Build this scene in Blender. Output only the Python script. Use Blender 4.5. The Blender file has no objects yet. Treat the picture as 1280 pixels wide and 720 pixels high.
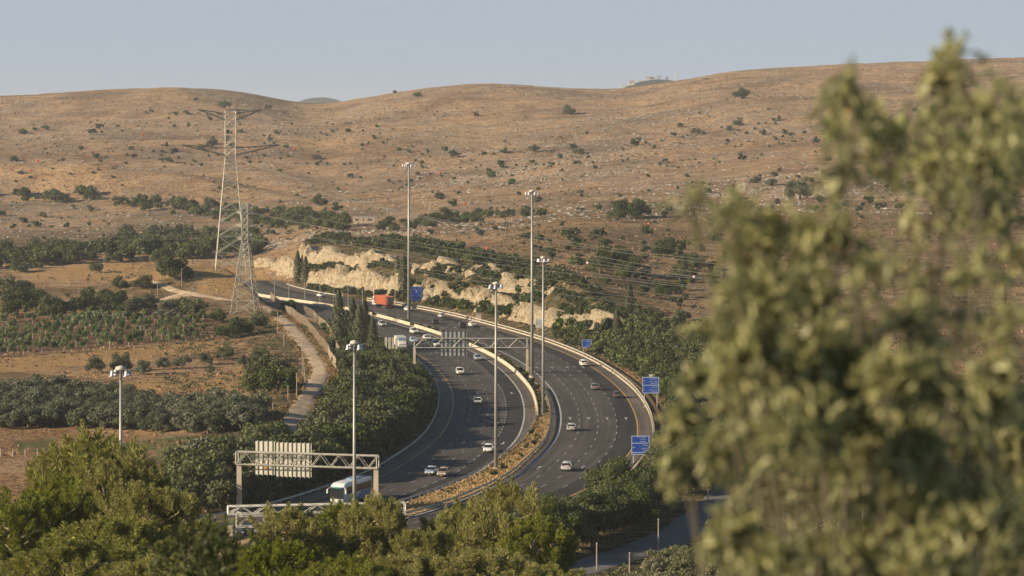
import bpy, math, random
import numpy as np
from mathutils import Vector, Matrix
R = math.radians
F, HC, HY = 3840.0, 62.6, 143.0          # focal length in photo pixels, eye height, horizon row
rng = np.random.default_rng(7); rnd = random.Random(11)
scene = bpy.context.scene; COL = scene.collection

# ------------------------------------------------------------------ helpers
def tag(o, label=None, cat=None, group=None, kind=None):
    if label: o['label'] = label
    if cat: o['category'] = cat
    if group: o['group'] = group
    if kind: o['kind'] = kind
    return o
def empty(name, loc=(0,0,0), rz=0.0, label=None, cat=None, group=None):
    o = bpy.data.objects.new(name, None); COL.objects.link(o)
    o.location = loc; o.rotation_euler = (0,0,rz); o.empty_display_size = .5
    return tag(o, label, cat, group)
def np_mesh(name, V, Fq, smooth=False):
    """V (n,3), Fq (m,k) all faces with k corners"""
    V = np.asarray(V, np.float32); Fq = np.asarray(Fq, np.int32)
    me = bpy.data.meshes.new(name); m, k = Fq.shape
    me.vertices.add(len(V)); me.vertices.foreach_set('co', V.ravel())
    me.loops.add(m*k); me.loops.foreach_set('vertex_index', Fq.ravel())
    me.polygons.add(m); me.polygons.foreach_set('loop_start', np.arange(0, m*k, k, dtype=np.int32))
    me.polygons.foreach_set('loop_total', np.full(m, k, np.int32))
    if smooth: me.polygons.foreach_set('use_smooth', np.ones(m, bool))
    me.update(); me.validate(); return me
def link(name, me, mat=None, parent=None, loc=None, rz=None):
    o = bpy.data.objects.new(name, me); COL.objects.link(o)
    if mat and not me.materials: me.materials.append(mat)
    if parent: o.parent = parent
    if loc is not None: o.location = loc
    if rz is not None: o.rotation_euler = (0,0,rz)
    return o
class MB:
    def __init__(s): s.v=[]; s.f=[]
    def add(s, V, Fs):
        n=len(s.v); s.v += [tuple(p) for p in V]; s.f += [tuple(i+n for i in f) for f in Fs]; return s
    def box(s, c, d, rz=0, taper=1.0):
        x,y,z=c; a,b,h=d[0]/2,d[1]/2,d[2]/2; cs,sn=math.cos(rz),math.sin(rz); P=[]
        for k,t in ((-1,1),(1,taper)):
            for i,j in ((-1,-1),(1,-1),(1,1),(-1,1)):
                u,v=i*a*t,j*b*t; P.append((x+u*cs-v*sn, y+u*sn+v*cs, z+k*h))
        return s.add(P,[(3,2,1,0),(4,5,6,7),(0,1,5,4),(1,2,6,5),(2,3,7,6),(3,0,4,7)])
    def tube(s, pts, r0, r1=None, n=6, cap=True):
        if r1 is None: r1=r0
        pts=[Vector(p) for p in pts]; N=len(pts); V=[]; Fs=[]
        for i,p in enumerate(pts):
            t=(pts[min(i+1,N-1)]-pts[max(i-1,0)]).normalized()
            a=t.orthogonal().normalized() if abs(t.z)>.95 else Vector((0,0,1)).cross(t).normalized()
            if abs(t.z)>.95: a=(Vector((1,0,0))-t*t.x).normalized()
            b=t.cross(a); r=r0+(r1-r0)*i/(N-1) if not isinstance(r0,(list,tuple)) else r0[i]
            for k in range(n):
                th=2*math.pi*k/n; V.append(p+a*(r*math.cos(th))+b*(r*math.sin(th)))
        for i in range(N-1):
            for k in range(n):
                k2=(k+1)%n; Fs.append((i*n+k,i*n+k2,(i+1)*n+k2,(i+1)*n+k))
        if cap: Fs += [tuple(range(n-1,-1,-1)), tuple((N-1)*n+k for k in range(n))]
        return s.add(V,Fs)
    def bar(s, a, b, r): return s.tube([a,b], r, n=4)
    def loft(s, rings, cap=True):
        n=len(rings[0]); V=[p for r in rings for p in r]; Fs=[]
        for i in range(len(rings)-1):
            for k in range(n):
                k2=(k+1)%n; Fs.append((i*n+k,i*n+k2,(i+1)*n+k2,(i+1)*n+k))
        if cap: Fs += [tuple(range(n-1,-1,-1)), tuple((len(rings)-1)*n+k for k in range(n))]
        return s.add(V,Fs)
    def build(s, name, mat, parent=None, smooth=False, loc=None, rz=None):
        me=bpy.data.meshes.new(name); me.from_pydata([tuple(p) for p in s.v],[],s.f); me.update()
        if smooth: me.polygons.foreach_set('use_smooth',[True]*len(me.polygons))
        return link(name, me, mat, parent, loc, rz)
def copy_tree(o, parent=None):
    c=o.copy(); COL.objects.link(c)
    for k in ('label',):
        if parent is None and k in c: del c[k]
    if parent: c.parent=parent
    for ch in o.children: copy_tree(ch, c)
    return c

# ------------------------------------------------------------------ materials
def newmat(name):
    m=bpy.data.materials.new(name); m.use_nodes=True; nt=m.node_tree
    return m, nt, nt.nodes['Principled BSDF']
def N(nt, t, **kw):
    n=nt.nodes.new(t)
    for k,v in kw.items():
        if k=='inp':
            for i,x in v.items(): n.inputs[i].default_value=x
        else: setattr(n,k,v)
    return n
def mix(nt, a, b, fac, blend='MIX'):
    n=N(nt,'ShaderNodeMix',data_type='RGBA',blend_type=blend)
    for idx,x in ((0,fac),(6,a),(7,b)):
        if hasattr(x,'links'): nt.links.new(x,n.inputs[idx])
        else: n.inputs[idx].default_value = x if idx==0 else (*x[:3],1)
    return n.outputs[2]
def noise(nt, co, scale, detail=4, rough=.6, out=0, dist=0.0):
    n=N(nt,'ShaderNodeTexNoise',inp={'Scale':scale,'Detail':detail,'Roughness':rough,'Distortion':dist})
    if co is not None: nt.links.new(co,n.inputs['Vector'])
    return n.outputs[out]
def ramp(nt, x, a, b, va=0.0, vb=1.0):
    n=N(nt,'ShaderNodeMapRange',interpolation_type='SMOOTHSTEP',inp={1:a,2:b,3:va,4:vb}); nt.links.new(x,n.inputs[0]); return n.outputs[0]
def math_(nt, op, a, b=None):
    n=N(nt,'ShaderNodeMath',operation=op)
    for i,x in enumerate((a,b)):
        if x is None: continue
        if hasattr(x,'links'): nt.links.new(x,n.inputs[i])
        else: n.inputs[i].default_value=x
    return n.outputs[0]
MATS={}
def plain(name, c, rough=.6, metal=0.0, var=.25, scale=1.2, coat=0.0, emis=None):
    if name in MATS: return MATS[name]
    m,nt,b=newmat(name)
    co=N(nt,'ShaderNodeTexCoord').outputs['Object']
    nz=noise(nt,co,scale,5,.65)
    d=tuple(x*(1-var) for x in c); l=tuple(min(1,x*(1+var*.6)) for x in c)
    nt.links.new(mix(nt,d,l,ramp(nt,nz,.3,.7)),b.inputs['Base Color'])
    b.inputs['Roughness'].default_value=rough; b.inputs['Metallic'].default_value=metal
    b.inputs['Coat Weight'].default_value=coat
    MATS[name]=m; return m
def foliage(name, c1, c2, trans=.25, rough=.55, dry=None):
    """leaf colour differs from leaf to leaf (island) and plant to plant (object)"""
    m,nt,b=newmat(name)
    geo=N(nt,'ShaderNodeNewGeometry'); oi=N(nt,'ShaderNodeObjectInfo')
    col=mix(nt,c1,c2,geo.outputs['Random Per Island'])
    hsv=N(nt,'ShaderNodeHueSaturation'); nt.links.new(col,hsv.inputs['Color'])
    nt.links.new(ramp(nt,oi.outputs['Random'],0,1,.48,.52),hsv.inputs['Hue'])
    nt.links.new(ramp(nt,oi.outputs['Random'],1,0,.75,1.25),hsv.inputs['Value'])
    nt.links.new(ramp(nt,oi.outputs['Random'],0,1,.75,1.1),hsv.inputs['Saturation'])
    col=hsv.outputs[0]
    ta=N(nt,'ShaderNodeAttribute',attribute_name='tint'); col=mix(nt,col,(1.6,1.5,1.2),math_(nt,'ADD',ta.outputs['Fac'],0.0),'MULTIPLY') if False else col
    vm=N(nt,'ShaderNodeVectorMath',operation='SCALE'); nt.links.new(col,vm.inputs[0]); nt.links.new(math_(nt,'ADD',ta.outputs['Fac'],1.0),vm.inputs['Scale']); col=vm.outputs[0]
    if dry:
        r=math_(nt,'GREATER_THAN',geo.outputs['Random Per Island'],1-dry[1]); col=mix(nt,col,dry[0],r)
    nt.links.new(col,b.inputs['Base Color']); b.inputs['Roughness'].default_value=rough
    b.inputs['Specular IOR Level'].default_value=.3
    tr=N(nt,'ShaderNodeBsdfTranslucent'); nt.links.new(mix(nt,col,(.9,1.0,.35),.25,'MULTIPLY'),tr.inputs['Color'])
    ms=N(nt,'ShaderNodeMixShader',inp={0:trans}); nt.links.new(b.outputs[0],ms.inputs[1]); nt.links.new(tr.outputs[0],ms.inputs[2])
    nt.links.new(ms.outputs[0],nt.nodes['Material Output'].inputs['Surface'])
    return m

# ------------------------------------------------------------------ the line of the motorway (median)
Mp=np.array([(-150,330),(-104,370),(-73,400),(-48,432),(-31,460),(-18.5,483),(-9.5,511),(-3.7,533),(-.5,555),(2.2,576),(4.3,602),(5.4,640),(5.0,680),(3.9,705),(1.9,733),(-.4,758),(-3.8,786),(-7.6,810),(-13.5,842),(-21.5,877),(-32.5,920),(-45,962),(-59,1000),(-72,1027),(-86,1055),(-98,1090),(-106,1122),(-112,1155)],float)
def catmull(P, n=14):
    out=[]
    for i in range(len(P)-1):
        p0=P[max(i-1,0)];p1=P[i];p2=P[i+1];p3=P[min(i+2,len(P)-1)]
        for t in np.linspace(0,1,n,endpoint=False):
            out.append(.5*((2*p1)+(-p0+p2)*t+(2*p0-5*p1+4*p2-p3)*t*t+(-p0+3*p1-3*p2+p3)*t**3))
    out.append(P[-1]); return np.array(out)
def resample(P, step):
    d=np.r_[0,np.cumsum(np.linalg.norm(np.diff(P,axis=0),axis=1))]; n=int(d[-1]/step)
    t=np.linspace(0,d[-1],n+1); return np.c_[[np.interp(t,d,P[:,k]) for k in range(P.shape[1])]].T
M=resample(catmull(Mp),2.0)
for _ in range(30): M[1:-1]=(M[:-2]+2*M[1:-1]+M[2:])/4
T=np.gradient(M,axis=0); T/=np.linalg.norm(T,axis=1)[:,None]; NR=np.c_[T[:,1],-T[:,0]]  # right-hand normal
def offs(d, a=0, b=None):
    dd = d if np.isscalar(d) else np.interp(np.arange(len(M)),*d)[:,None]
    return (M+NR*dd)[a:b]
def idx(D): return int(np.argmin(abs(M[:,1]-D)))
def roaddist(X,Y):
    """signed offset from the median, positive to the right"""
    P=np.c_[np.ravel(X),np.ravel(Y)].astype(float); out=np.empty(len(P))
    Ms=M[::3]; Ns=NR[::3]
    for i in range(0,len(P),20000):
        q=P[i:i+20000]; d=((q[:,None]-Ms[None])**2).sum(2); j=d.argmin(1)
        s=np.sign(((q-Ms[j])*Ns[j]).sum(1)); out[i:i+20000]=np.sqrt(d[np.arange(len(q)),j])*np.where(s==0,1,s)
    return out.reshape(np.shape(X))

# ------------------------------------------------------------------ the lie of the land
sky_pts=[(-900,128),(0,119.5),(80,114.5),(160,109.5),(230,107.5),(300,112.5),(340,122),(372,130.5),(400,130.5),(430,127),(500,112),(560,104),(620,101.5),(680,104.5),(728,111),(790,109),(845,99),(900,88.5),(960,83.5),(1040,78.5),(1120,76.5),(1200,72),(1280,68),(1500,62),(2400,75)]
near=[(0,61),(7,58.9),(20,56.3),(50,50.5),(100,42),(160,33.5),(240,22),(320,9),(380,1.2),(430,0)]
cols={
 -900:[(1218,'z',0),(1330,320),(1440,300),(1560,281),(1660,262),(1720,250),(1810,235),(1900,215),(2020,190),(2180,165),(2400,145)],
 330:[(1130,'z',0),(1218,'z',1.5),(1245,'z',7),(1330,312),(1440,296),(1560,281),(1660,264),(1740,250),(1810,235),(1900,215),(2020,190),(2180,168),(2400,150)],
 400:[(1080,'z',0),(1095,'z',2.1),(1108,'z',7),(1130,'z',10.5),(1138,'z',13),(1250,295),(1450,280),(1600,265),(1750,250),(1850,230),(2020,200),(2150,180),(2500,150)],
 470:[(1030,'z',0),(1040,'z',4),(1052,'z',8.6),(1066,'z',10),(1078,'z',13.6),(1200,300),(1400,285),(1600,265),(1780,240),(1980,200),(2130,175),(2350,150)],
 600:[(950,'z',0),(960,'z',2.5),(975,'z',8.3),(985,'z',9.5),(1000,'z',13),(1100,310),(1250,290),(1450,270),(1700,240),(1920,200),(2080,175),(2300,150)],
 720:[(815,'z',0),(832,'z',5),(850,'z',9.2),(880,'z',13),(893,'z',16),(960,330),(1080,300),(1300,270),(1600,240),(1850,200),(2000,175),(2200,150)],
 850:[(660,'z',0),(700,470),(760,430),(850,390),(960,350),(1080,310),(1280,270),(1550,240),(1820,200),(1960,175),(2150,150)],
 1000:[(655,'z',1),(700,468),(760,430),(850,390),(950,350),(1060,310),(1250,270),(1450,240),(1750,200),(1920,172),(2100,150)],
 2400:[(655,'z',2),(700,460),(760,425),(850,385),(950,345),(1060,305),(1250,265),(1450,238),(1750,198),(1920,170),(2100,146)],
}
XI=np.arange(-900,2401,20.0); LD=np.linspace(math.log(1.5),math.log(9800),520); DD=np.exp(LD)
ck=sorted(cols); Tb=[]
for c in ck:
    pts=list(near)
    for p in cols[c]:
        pts.append((p[0],p[2]) if p[1]=='z' else (p[0], HC-(p[1]-HY)*p[0]/F))
    pts=np.array(pts,float); Tb.append(pts)
def prof(c, sy):
    t=Tb[ck.index(c)]; zs=HC-(sy-HY)*2650/F
    D=np.r_[t[:,0],2650,2800,3300,4200,9800]; Z=np.r_[t[:,1],zs,zs+.3,zs-35,5,0]
    return np.interp(DD,D,Z)
skx,sky=zip(*sky_pts)
def smooth1(a,n,ax):
    for _ in range(n):
        p=np.pad(a,[(1,1) if i==ax else (0,0) for i in range(a.ndim)],mode='edge')
        sl=lambda k:tuple(slice(k,k+a.shape[ax]) if i==ax else slice(None) for i in range(a.ndim))
        a=(p[sl(0)]+2*p[sl(1)]+p[sl(2)])/4
    return a
ZT=np.empty((len(XI),len(DD)))
for i,x in enumerate(XI):
    sy=np.interp(x,skx,sky)
    j=max(k for k in range(len(ck)) if ck[k]<=x); j=min(j,len(ck)-2); u=(x-ck[j])/(ck[j+1]-ck[j]); u=u*u*(3-2*u)
    ZT[i]=prof(ck[j],sy)*(1-u)+prof(ck[j+1],sy)*u
ZT=smooth1(ZT,3,0); ZT=smooth1(ZT,2,1)
def table(X,Y):
    Y=np.maximum(Y,1.6); xi=np.clip(640+F*X/Y,-899,2399); a=(xi+900)/20; i=np.clip(a.astype(int),0,len(XI)-2); u=a-i
    b=(np.log(np.clip(Y,1.6,9700))-LD[0])/(LD[1]-LD[0]); j=np.clip(b.astype(int),0,len(DD)-2); v=b-j
    return (ZT[i,j]*(1-v)+ZT[i,j+1]*v)*(1-u)+(ZT[i+1,j]*(1-v)+ZT[i+1,j+1]*v)*u
# value noise in the world
_pn=np.random.default_rng(3).random((256,256))
def vnoise(x,y):
    xi=np.floor(x).astype(int); yi=np.floor(y).astype(int); u=x-xi; v=y-yi; u=u*u*(3-2*u); v=v*v*(3-2*v)
    g=lambda a,b:_pn[a%256,b%256]
    return (g(xi,yi)*(1-u)+g(xi+1,yi)*u)*(1-v)+(g(xi,yi+1)*(1-u)+g(xi+1,yi+1)*u)*v*1.0-.5
def fbm(x,y,s,o=4):
    t=0;a=1;n=0
    for k in range(o): t=t+a*vnoise(x/s*2**k+17.3*k,y/s*2**k+5.1*k); n+=a; a*=.5
    return t/n*2
def sst(x,a,b):
    t=np.clip((x-a)/(b-a),0,1); return t*t*(3-2*t)
def gauss(X,Y,x,y,rx,ry,a=0):
    c,s=math.cos(a),math.sin(a); u=(X-x)*c+(Y-y)*s; v=-(X-x)*s+(Y-y)*c
    return np.exp(-(u/rx)**2-(v/ry)**2)
def H(X,Y,rd=None):
    X=np.asarray(X,float); Y=np.asarray(Y,float)
    z=table(X,Y)
    hill=sst(Y,1350,1900)*(1-.75*sst(Y,2350,2650))*(1-sst(Y,3300,4500))
    z=z+hill*(12*fbm(X,Y*.8,420,4)+5*fbm(X+900,Y,120,3)+1.3*fbm(X,Y+300,34,3))
    z=z+sst(Y,1050,1300)*(1-sst(Y,3300,4500))*.9*fbm(X+50,Y+70,28,3)
    z=z+.35*fbm(X,Y,14,2)*sst(Y,330,420)
    # knoll that carries the two lattice towers, and the planted hump beside the road
    z=z+13.6*gauss(X,Y,-100,990,40,42)+3.0*gauss(X,Y,-82,915,22,30)
    z=z+5.6*gauss(X,Y,-45,640,16,95,-.06)+3.0*gauss(X,Y,-62,860,16,50)
    # spurs on the far slopes
    z=z+17*gauss(X,Y,-255,1800,120,38,-.35)-9*gauss(X,Y,-190,1870,100,38,-.3)
    z=z+10*gauss(X,Y,-60,2150,190,70,.2)-6*gauss(X,Y,-130,2280,170,60,.1)+8*gauss(X,Y,260,1900,190,60,.35)-5*gauss(X,Y,230,2030,170,50,.3)
    # distant ranges
    z=z+112*gauss(X,Y,-560,9000,185,300)+70*gauss(X,Y,-800,9200,500,300)*(0)
    z=z+109*gauss(X,Y,310,6000,130,260)+47*gauss(X,Y,190,6000,90,220)+20*gauss(X,Y,430,6100,200,260)
    if rd is None: rd=roaddist(X,Y)
    w=np.where(rd>0,sst(rd,25.5,44),sst(-rd,22.5,36))
    w=np.where(Y<300,1,w)
    return z*w-.22*(1-w)
def hz(x,y): return float(H(np.array([x]),np.array([y]))[0])
def at(px,D): return (px-640)*D/F
def hit(px,py,d0=380,d1=3000):
    """first ground point seen at photo pixel (px,py)"""
    Ds=np.exp(np.linspace(math.log(d0),math.log(d1),900)); X=(px-640)*Ds/F; z=H(X,Ds); zr=HC-(py-HY)*Ds/F
    k=np.argmax(z>=zr-1e-6)
    if z[k]<zr[k]: return None
    D=Ds[k]; return float(X[k]),float(D),float(z[k])
# ------------------------------------------------------------------ ground sheet
def inpoly(x,y,P):
    ins=np.zeros(np.shape(x),bool); n=len(P)
    for i in range(n):
        x1,y1=P[i]; x2,y2=P[(i+1)%n]
        c=((y1>y)!=(y2>y))&(x<(x2-x1)*(y-y1)/((y2-y1) or 1e-9)+x1); ins^=c
    return ins
gx=np.r_[np.arange(-900,-60,30),np.arange(-60,1340,2.8),np.arange(1340,2401,30)]
gd=np.r_[np.exp(np.linspace(math.log(1.6),math.log(390),50,endpoint=False)),np.exp(np.arange(math.log(390),math.log(3000),.0042)),np.exp(np.linspace(math.log(3010),math.log(9790),70))]
GX,GD=np.meshgrid(gx,gd); WX=(GX-640)*GD/F; WY=GD
RDg=roaddist(WX,WY); WZ=H(WX,WY,RDg)
n1,n0=len(gx),len(gd); I=np.arange(n0*n1).reshape(n0,n1)
Q=np.stack([I[:-1,:-1],I[:-1,1:],I[1:,1:],I[1:,:-1]],-1).reshape(-1,4)
V=np.stack([WX,WY,WZ],-1).reshape(-1,3)
gm=np_mesh('ground',V,Q,smooth=True)
PX=GX+4*fbm(WX,WY,9,2); PY=HY+F*(HC-WZ)/WY+2.0*fbm(WX+99,WY,9,2)
def zone(*polys):
    m=np.zeros(GX.shape,bool)
    for P in polys: m|=inpoly(PX,PY,P)
    return m.astype(float)
near_=(WY<1500)
straw=zone([(120,482),(215,470),(350,458),(345,478),(300,488),(190,492)],[(-60,452),(270,424),(300,436),(150,452),(-60,470)],[(20,345),(110,330),(190,333),(230,345),(180,352),(60,350)],[(240,336),(320,334),(340,352),(330,372),(250,372)],[(330,395),(395,395),(440,470),(405,470)],[(385,400),(470,430),(440,440),(400,425)])
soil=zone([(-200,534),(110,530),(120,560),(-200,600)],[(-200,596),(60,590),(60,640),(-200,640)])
green=zone([(20,552),(70,548),(75,562),(25,566)],[(130,556),(240,545),(260,556),(140,572)],[(205,545),(300,545),(300,570),(190,575)])
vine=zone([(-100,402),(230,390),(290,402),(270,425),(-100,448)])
fx,fy=WX,WY
scrub=sst(fbm(fx,fy,60,4),-.1,.35)*sst(WY,600,700)*(1-sst(WY,1500,1750))*.6
scrub=np.maximum(scrub, zone([(640,262),(900,252),(1280,250),(1400,420),(1280,720),(860,540),(760,440),(640,400)])*.38)
scrub=np.maximum(scrub, zone([(380,300),(560,318),(720,350),(840,390),(840,480),(600,395),(380,365)])*1.0)
scrub=np.maximum(scrub, (WY<560)*(RDg>26)*1.0)
scrub=np.maximum(scrub, ((RDg<-22)&(RDg>-60)&(WY>400)&(WY<900))*.75)
rocky=sst(fbm(fx+300,fy*.5,150,4),-.15,.3)*sst(WY,1350,1600)
scrub=np.maximum(scrub,zone([(225,108),(300,110),(350,120),(375,134),(300,134),(240,128)])*.4)  # left dome's right flank: thin scrub, plus its shade put into the colour
scrub=np.where(WY>4200,1,scrub)
rocky=np.where(WY>4200,0,rocky); rocky=np.maximum(rocky, zone([(-60,252),(240,262),(240,292),(-60,292)])*.9)
def attr(name,*ch):
    a=gm.attributes.new(name,'FLOAT_COLOR','POINT'); A=np.ones((len(V),4),np.float32)
    for i,c in enumerate(ch): A[:,i]=c.ravel()
    a.data.foreach_set('color',A.ravel())
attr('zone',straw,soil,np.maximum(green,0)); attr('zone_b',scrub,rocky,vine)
m,nt,b=newmat('dry_hillside'); b.inputs['Roughness'].default_value=.95; b.inputs['Specular IOR Level'].default_value=.1
co=N(nt,'ShaderNodeTexCoord').outputs['Object']
za=N(nt,'ShaderNodeAttribute',attribute_name='zone'); zb=N(nt,'ShaderNodeAttribute',attribute_name='zone_b')
sa=N(nt,'ShaderNodeSeparateColor'); sb=N(nt,'ShaderNodeSeparateColor'); nt.links.new(za.outputs['Color'],sa.inputs[0]); nt.links.new(zb.outputs['Color'],sb.inputs[0])
nb=noise(nt,co,.012,6,.62); nm=noise(nt,co,.07,6,.7); nf=noise(nt,co,.35,6,.72); nff=noise(nt,co,1.6,4,.7)
base=mix(nt,(.355,.215,.112),(.555,.375,.215),ramp(nt,nm,.36,.62))
base=mix(nt,base,(.20,.125,.07),ramp(nt,nb,.47,.62,0,.8))
base=mix(nt,base,(.10,.068,.038),ramp(nt,nf,.5,.64,0,.85))
base=mix(nt,base,(.42,.27,.13),ramp(nt,nff,.55,.75,0,.55))
# scrubby parts, plus the shade tinted into the left dome
sc=math_(nt,'MULTIPLY',sb.outputs[0],ramp(nt,nf,.30,.52)); base=mix(nt,base,mix(nt,(.045,.052,.02),(.10,.09,.035),ramp(nt,nff,.35,.65)),sc)
# fields
base=mix(nt,base,mix(nt,(.42,.25,.10),(.56,.37,.17),ramp(nt,nf,.35,.65)),math_(nt,'MULTIPLY',sa.outputs[0],.9))
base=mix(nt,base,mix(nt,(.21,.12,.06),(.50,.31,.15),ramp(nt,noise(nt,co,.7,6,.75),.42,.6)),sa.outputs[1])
base=mix(nt,base,(.13,.15,.055),math_(nt,'MULTIPLY',sa.outputs[2],ramp(nt,nf,.35,.55)))
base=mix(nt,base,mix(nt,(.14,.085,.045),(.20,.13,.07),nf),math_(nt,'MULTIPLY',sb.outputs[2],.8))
nd_=noise(nt,co,.55,7,.8); dk=math_(nt,'MULTIPLY',ramp(nt,nd_,.575,.615),math_(nt,'ADD',math_(nt,'MULTIPLY',ramp(nt,nb,.42,.6),.5),.35)); base=mix(nt,base,(.06,.052,.03),dk)
gy=N(nt,'ShaderNodeSeparateXYZ'); nt.links.new(co,gy.inputs[0])
gp=math_(nt,'MULTIPLY',math_(nt,'MULTIPLY',ramp(nt,noise(nt,co,.021,5,.6),.47,.6),ramp(nt,nf,.36,.56)),ramp(nt,gy.outputs[1],1250,1500)); base=mix(nt,base,(.235,.20,.165),math_(nt,'MULTIPLY',gp,.6))
base=mix(nt,base,(.33,.22,.13),math_(nt,'MULTIPLY',ramp(nt,noise(nt,co,.045,4,.6),.55,.7),.5))
# limestone breaking through the turf
mp=N(nt,'ShaderNodeMapping',inp={'Scale':(.16,.30,.3)}); nt.links.new(co,mp.inputs[0])
rk=ramp(nt,noise(nt,mp.outputs[0],1.0,8,.78),.545,.585)
rk=math_(nt,'MULTIPLY',rk,math_(nt,'ADD',math_(nt,'MULTIPLY',sb.outputs[1],.6),.38))
base=mix(nt,base,mix(nt,(.22,.20,.18),(.50,.45,.39),ramp(nt,nff,.35,.65)),rk)
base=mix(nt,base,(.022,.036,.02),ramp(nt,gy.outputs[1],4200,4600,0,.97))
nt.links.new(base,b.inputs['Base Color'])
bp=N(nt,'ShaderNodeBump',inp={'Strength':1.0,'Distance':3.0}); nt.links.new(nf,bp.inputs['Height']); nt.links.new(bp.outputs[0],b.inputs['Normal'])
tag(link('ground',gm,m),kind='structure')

# ------------------------------------------------------------------ roads
def asphalt(name,c,var=.18):
    m,nt,b=newmat(name); co=N(nt,'ShaderNodeTexCoord').outputs['Object']
    n1_=noise(nt,co,.06,4,.6); n2=noise(nt,co,1.5,5,.7)
    col=mix(nt,tuple(x*(1-var) for x in c),tuple(x*(1+var) for x in c),ramp(nt,n1_,.35,.65))
    col=mix(nt,col,tuple(x*.72 for x in c),ramp(nt,n2,.5,.75,0,.6))
    uvn=N(nt,'ShaderNodeUVMap').outputs[0]; m1=N(nt,'ShaderNodeMapping',inp={'Scale':(1.15,.012,1)}); nt.links.new(uvn,m1.inputs[0])
    st=noise(nt,m1.outputs[0],1.0,3,.55); col=mix(nt,col,tuple(x*1.45 for x in c),ramp(nt,st,.48,.68,0,.75)); col=mix(nt,col,tuple(x*.6 for x in c),ramp(nt,st,.5,.34,0,.6))
    m2=N(nt,'ShaderNodeMapping',inp={'Scale':(.26,.02,1)}); nt.links.new(uvn,m2.inputs[0]); vo=N(nt,'ShaderNodeTexVoronoi',distance='CHEBYCHEV',inp={'Scale':1.0,'Randomness':.6}); nt.links.new(m2.outputs[0],vo.inputs['Vector'])
    vv=N(nt,'ShaderNodeSeparateColor'); nt.links.new(vo.outputs['Color'],vv.inputs[0]); col=mix(nt,col,tuple(x*.66 for x in c),ramp(nt,vv.outputs[0],.78,.8,0,.55))
    nt.links.new(col,b.inputs['Base Color']); b.inputs['Roughness'].default_value=.85; b.inputs['Specular IOR Level'].default_value=.25
    return m
A_lane=asphalt('asphalt_worn',(.080,.071,.065)); A_dark=asphalt('asphalt_dark',(.036,.034,.034)); A_sh=asphalt('asphalt_shoulder',(.125,.107,.088))
def sheet(name, L, Rr, z, mat, thick=0.0, uv=None):
    n=len(L); V=[];Fs=[]
    zz=np.full(n,z) if np.isscalar(z) else z
    for i in range(n):
        V.append((L[i][0],L[i][1],zz[i])); V.append((Rr[i][0],Rr[i][1],zz[i]))
    for i in range(n-1): Fs.append((2*i,2*i+1,2*i+3,2*i+2))
    if thick:
        k=len(V)
        for i in range(n): V.append((L[i][0],L[i][1],zz[i]-thick)); V.append((Rr[i][0],Rr[i][1],zz[i]-thick))
        for i in range(n-1): Fs.append((2*i,2*i+2,k+2*i+2,k+2*i)); Fs.append((2*i+1,k+2*i+1,k+2*i+3,2*i+3))
    me=bpy.data.meshes.new(name); me.from_pydata(V,[],Fs); me.update()
    if uv is not None:
        ul=me.uv_layers.new(name='UVMap'); ar=np.r_[0,np.cumsum(np.linalg.norm(np.diff(M,axis=0),axis=1))]
        for lp in me.loops:
            vi=lp.vertex_index%(2*n); ul.data[lp.index].uv=(uv[vi%2],ar[vi//2])
    return tag(link(name,me,mat),kind='structure')
for nm_,d0,d1,mt in (('hard_shoulder',-21.4,-18.0,A_sh),('road_surface',-18.0,-6.6,A_lane),('road_surface',-6.6,-2.8,A_dark),('hard_shoulder',-2.8,-.25,A_sh),
                 ('hard_shoulder',2.6,4.8,A_sh),('road_surface',4.8,16.2,A_lane),('road_surface',16.2,20.3,A_dark),('hard_shoulder',20.3,23.9,A_sh)):
    sheet(nm_,offs(d0),offs(d1),0.0,mt,.4,(d0,d1))
W_paint=plain('white_road_paint',(.50,.49,.46),.7,var=.35,scale=.8); Y_paint=plain('yellow_road_paint',(.62,.34,.07),.7,var=.3,scale=.8)
for d,w,mt,nm_ in ((-18.0,.2,Y_paint,'road_marking'),(-2.8,.34,W_paint,'road_marking'),(4.8,.34,W_paint,'road_marking'),(20.3,.24,Y_paint,'road_marking')):
    sheet(nm_,offs(d-w/2),offs(d+w/2),.012,mt)
arc=np.r_[0,np.cumsum(np.linalg.norm(np.diff(M,axis=0),axis=1))]
def atarc(s,d):
    x=np.interp(s,arc,M[:,0]);y=np.interp(s,arc,M[:,1]);nx=np.interp(s,arc,NR[:,0]);ny=np.interp(s,arc,NR[:,1]); return Vector((x+nx*d,y+ny*d,0))
for d,per,ln,w in ((-14.2,12,3.2,.13),(-10.4,12,3.2,.13),(-6.6,6,3.0,.14),(8.6,12,3.4,.15),(12.4,12,3.4,.15),(16.2,12,3.4,.15)):
    V=[];Fs=[]; s=2.0
    while s<arc[-1]-10:
        a,c=atarc(s,d-w/2),atarc(s,d+w/2); e,g=atarc(s+ln,d-w/2),atarc(s+ln,d+w/2); k=len(V)
        V+=[(p.x,p.y,.012) for p in (a,c,g,e)]; Fs.append((k,k+1,k+2,k+3)); s+=per
    me=bpy.data.meshes.new('lane_marking'); me.from_pydata(V,[],Fs); tag(link('lane_marking',me,W_paint),kind='structure')
def hdg(s): a=atarc(s,0);c=atarc(s+1,0); return math.atan2(c.y-a.y,c.x-a.x)
def arcof(D,d=0):
    P=offs(d); return float(arc[int(np.argmin(abs(P[:,1]-D)))])
mb=MB()
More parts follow.
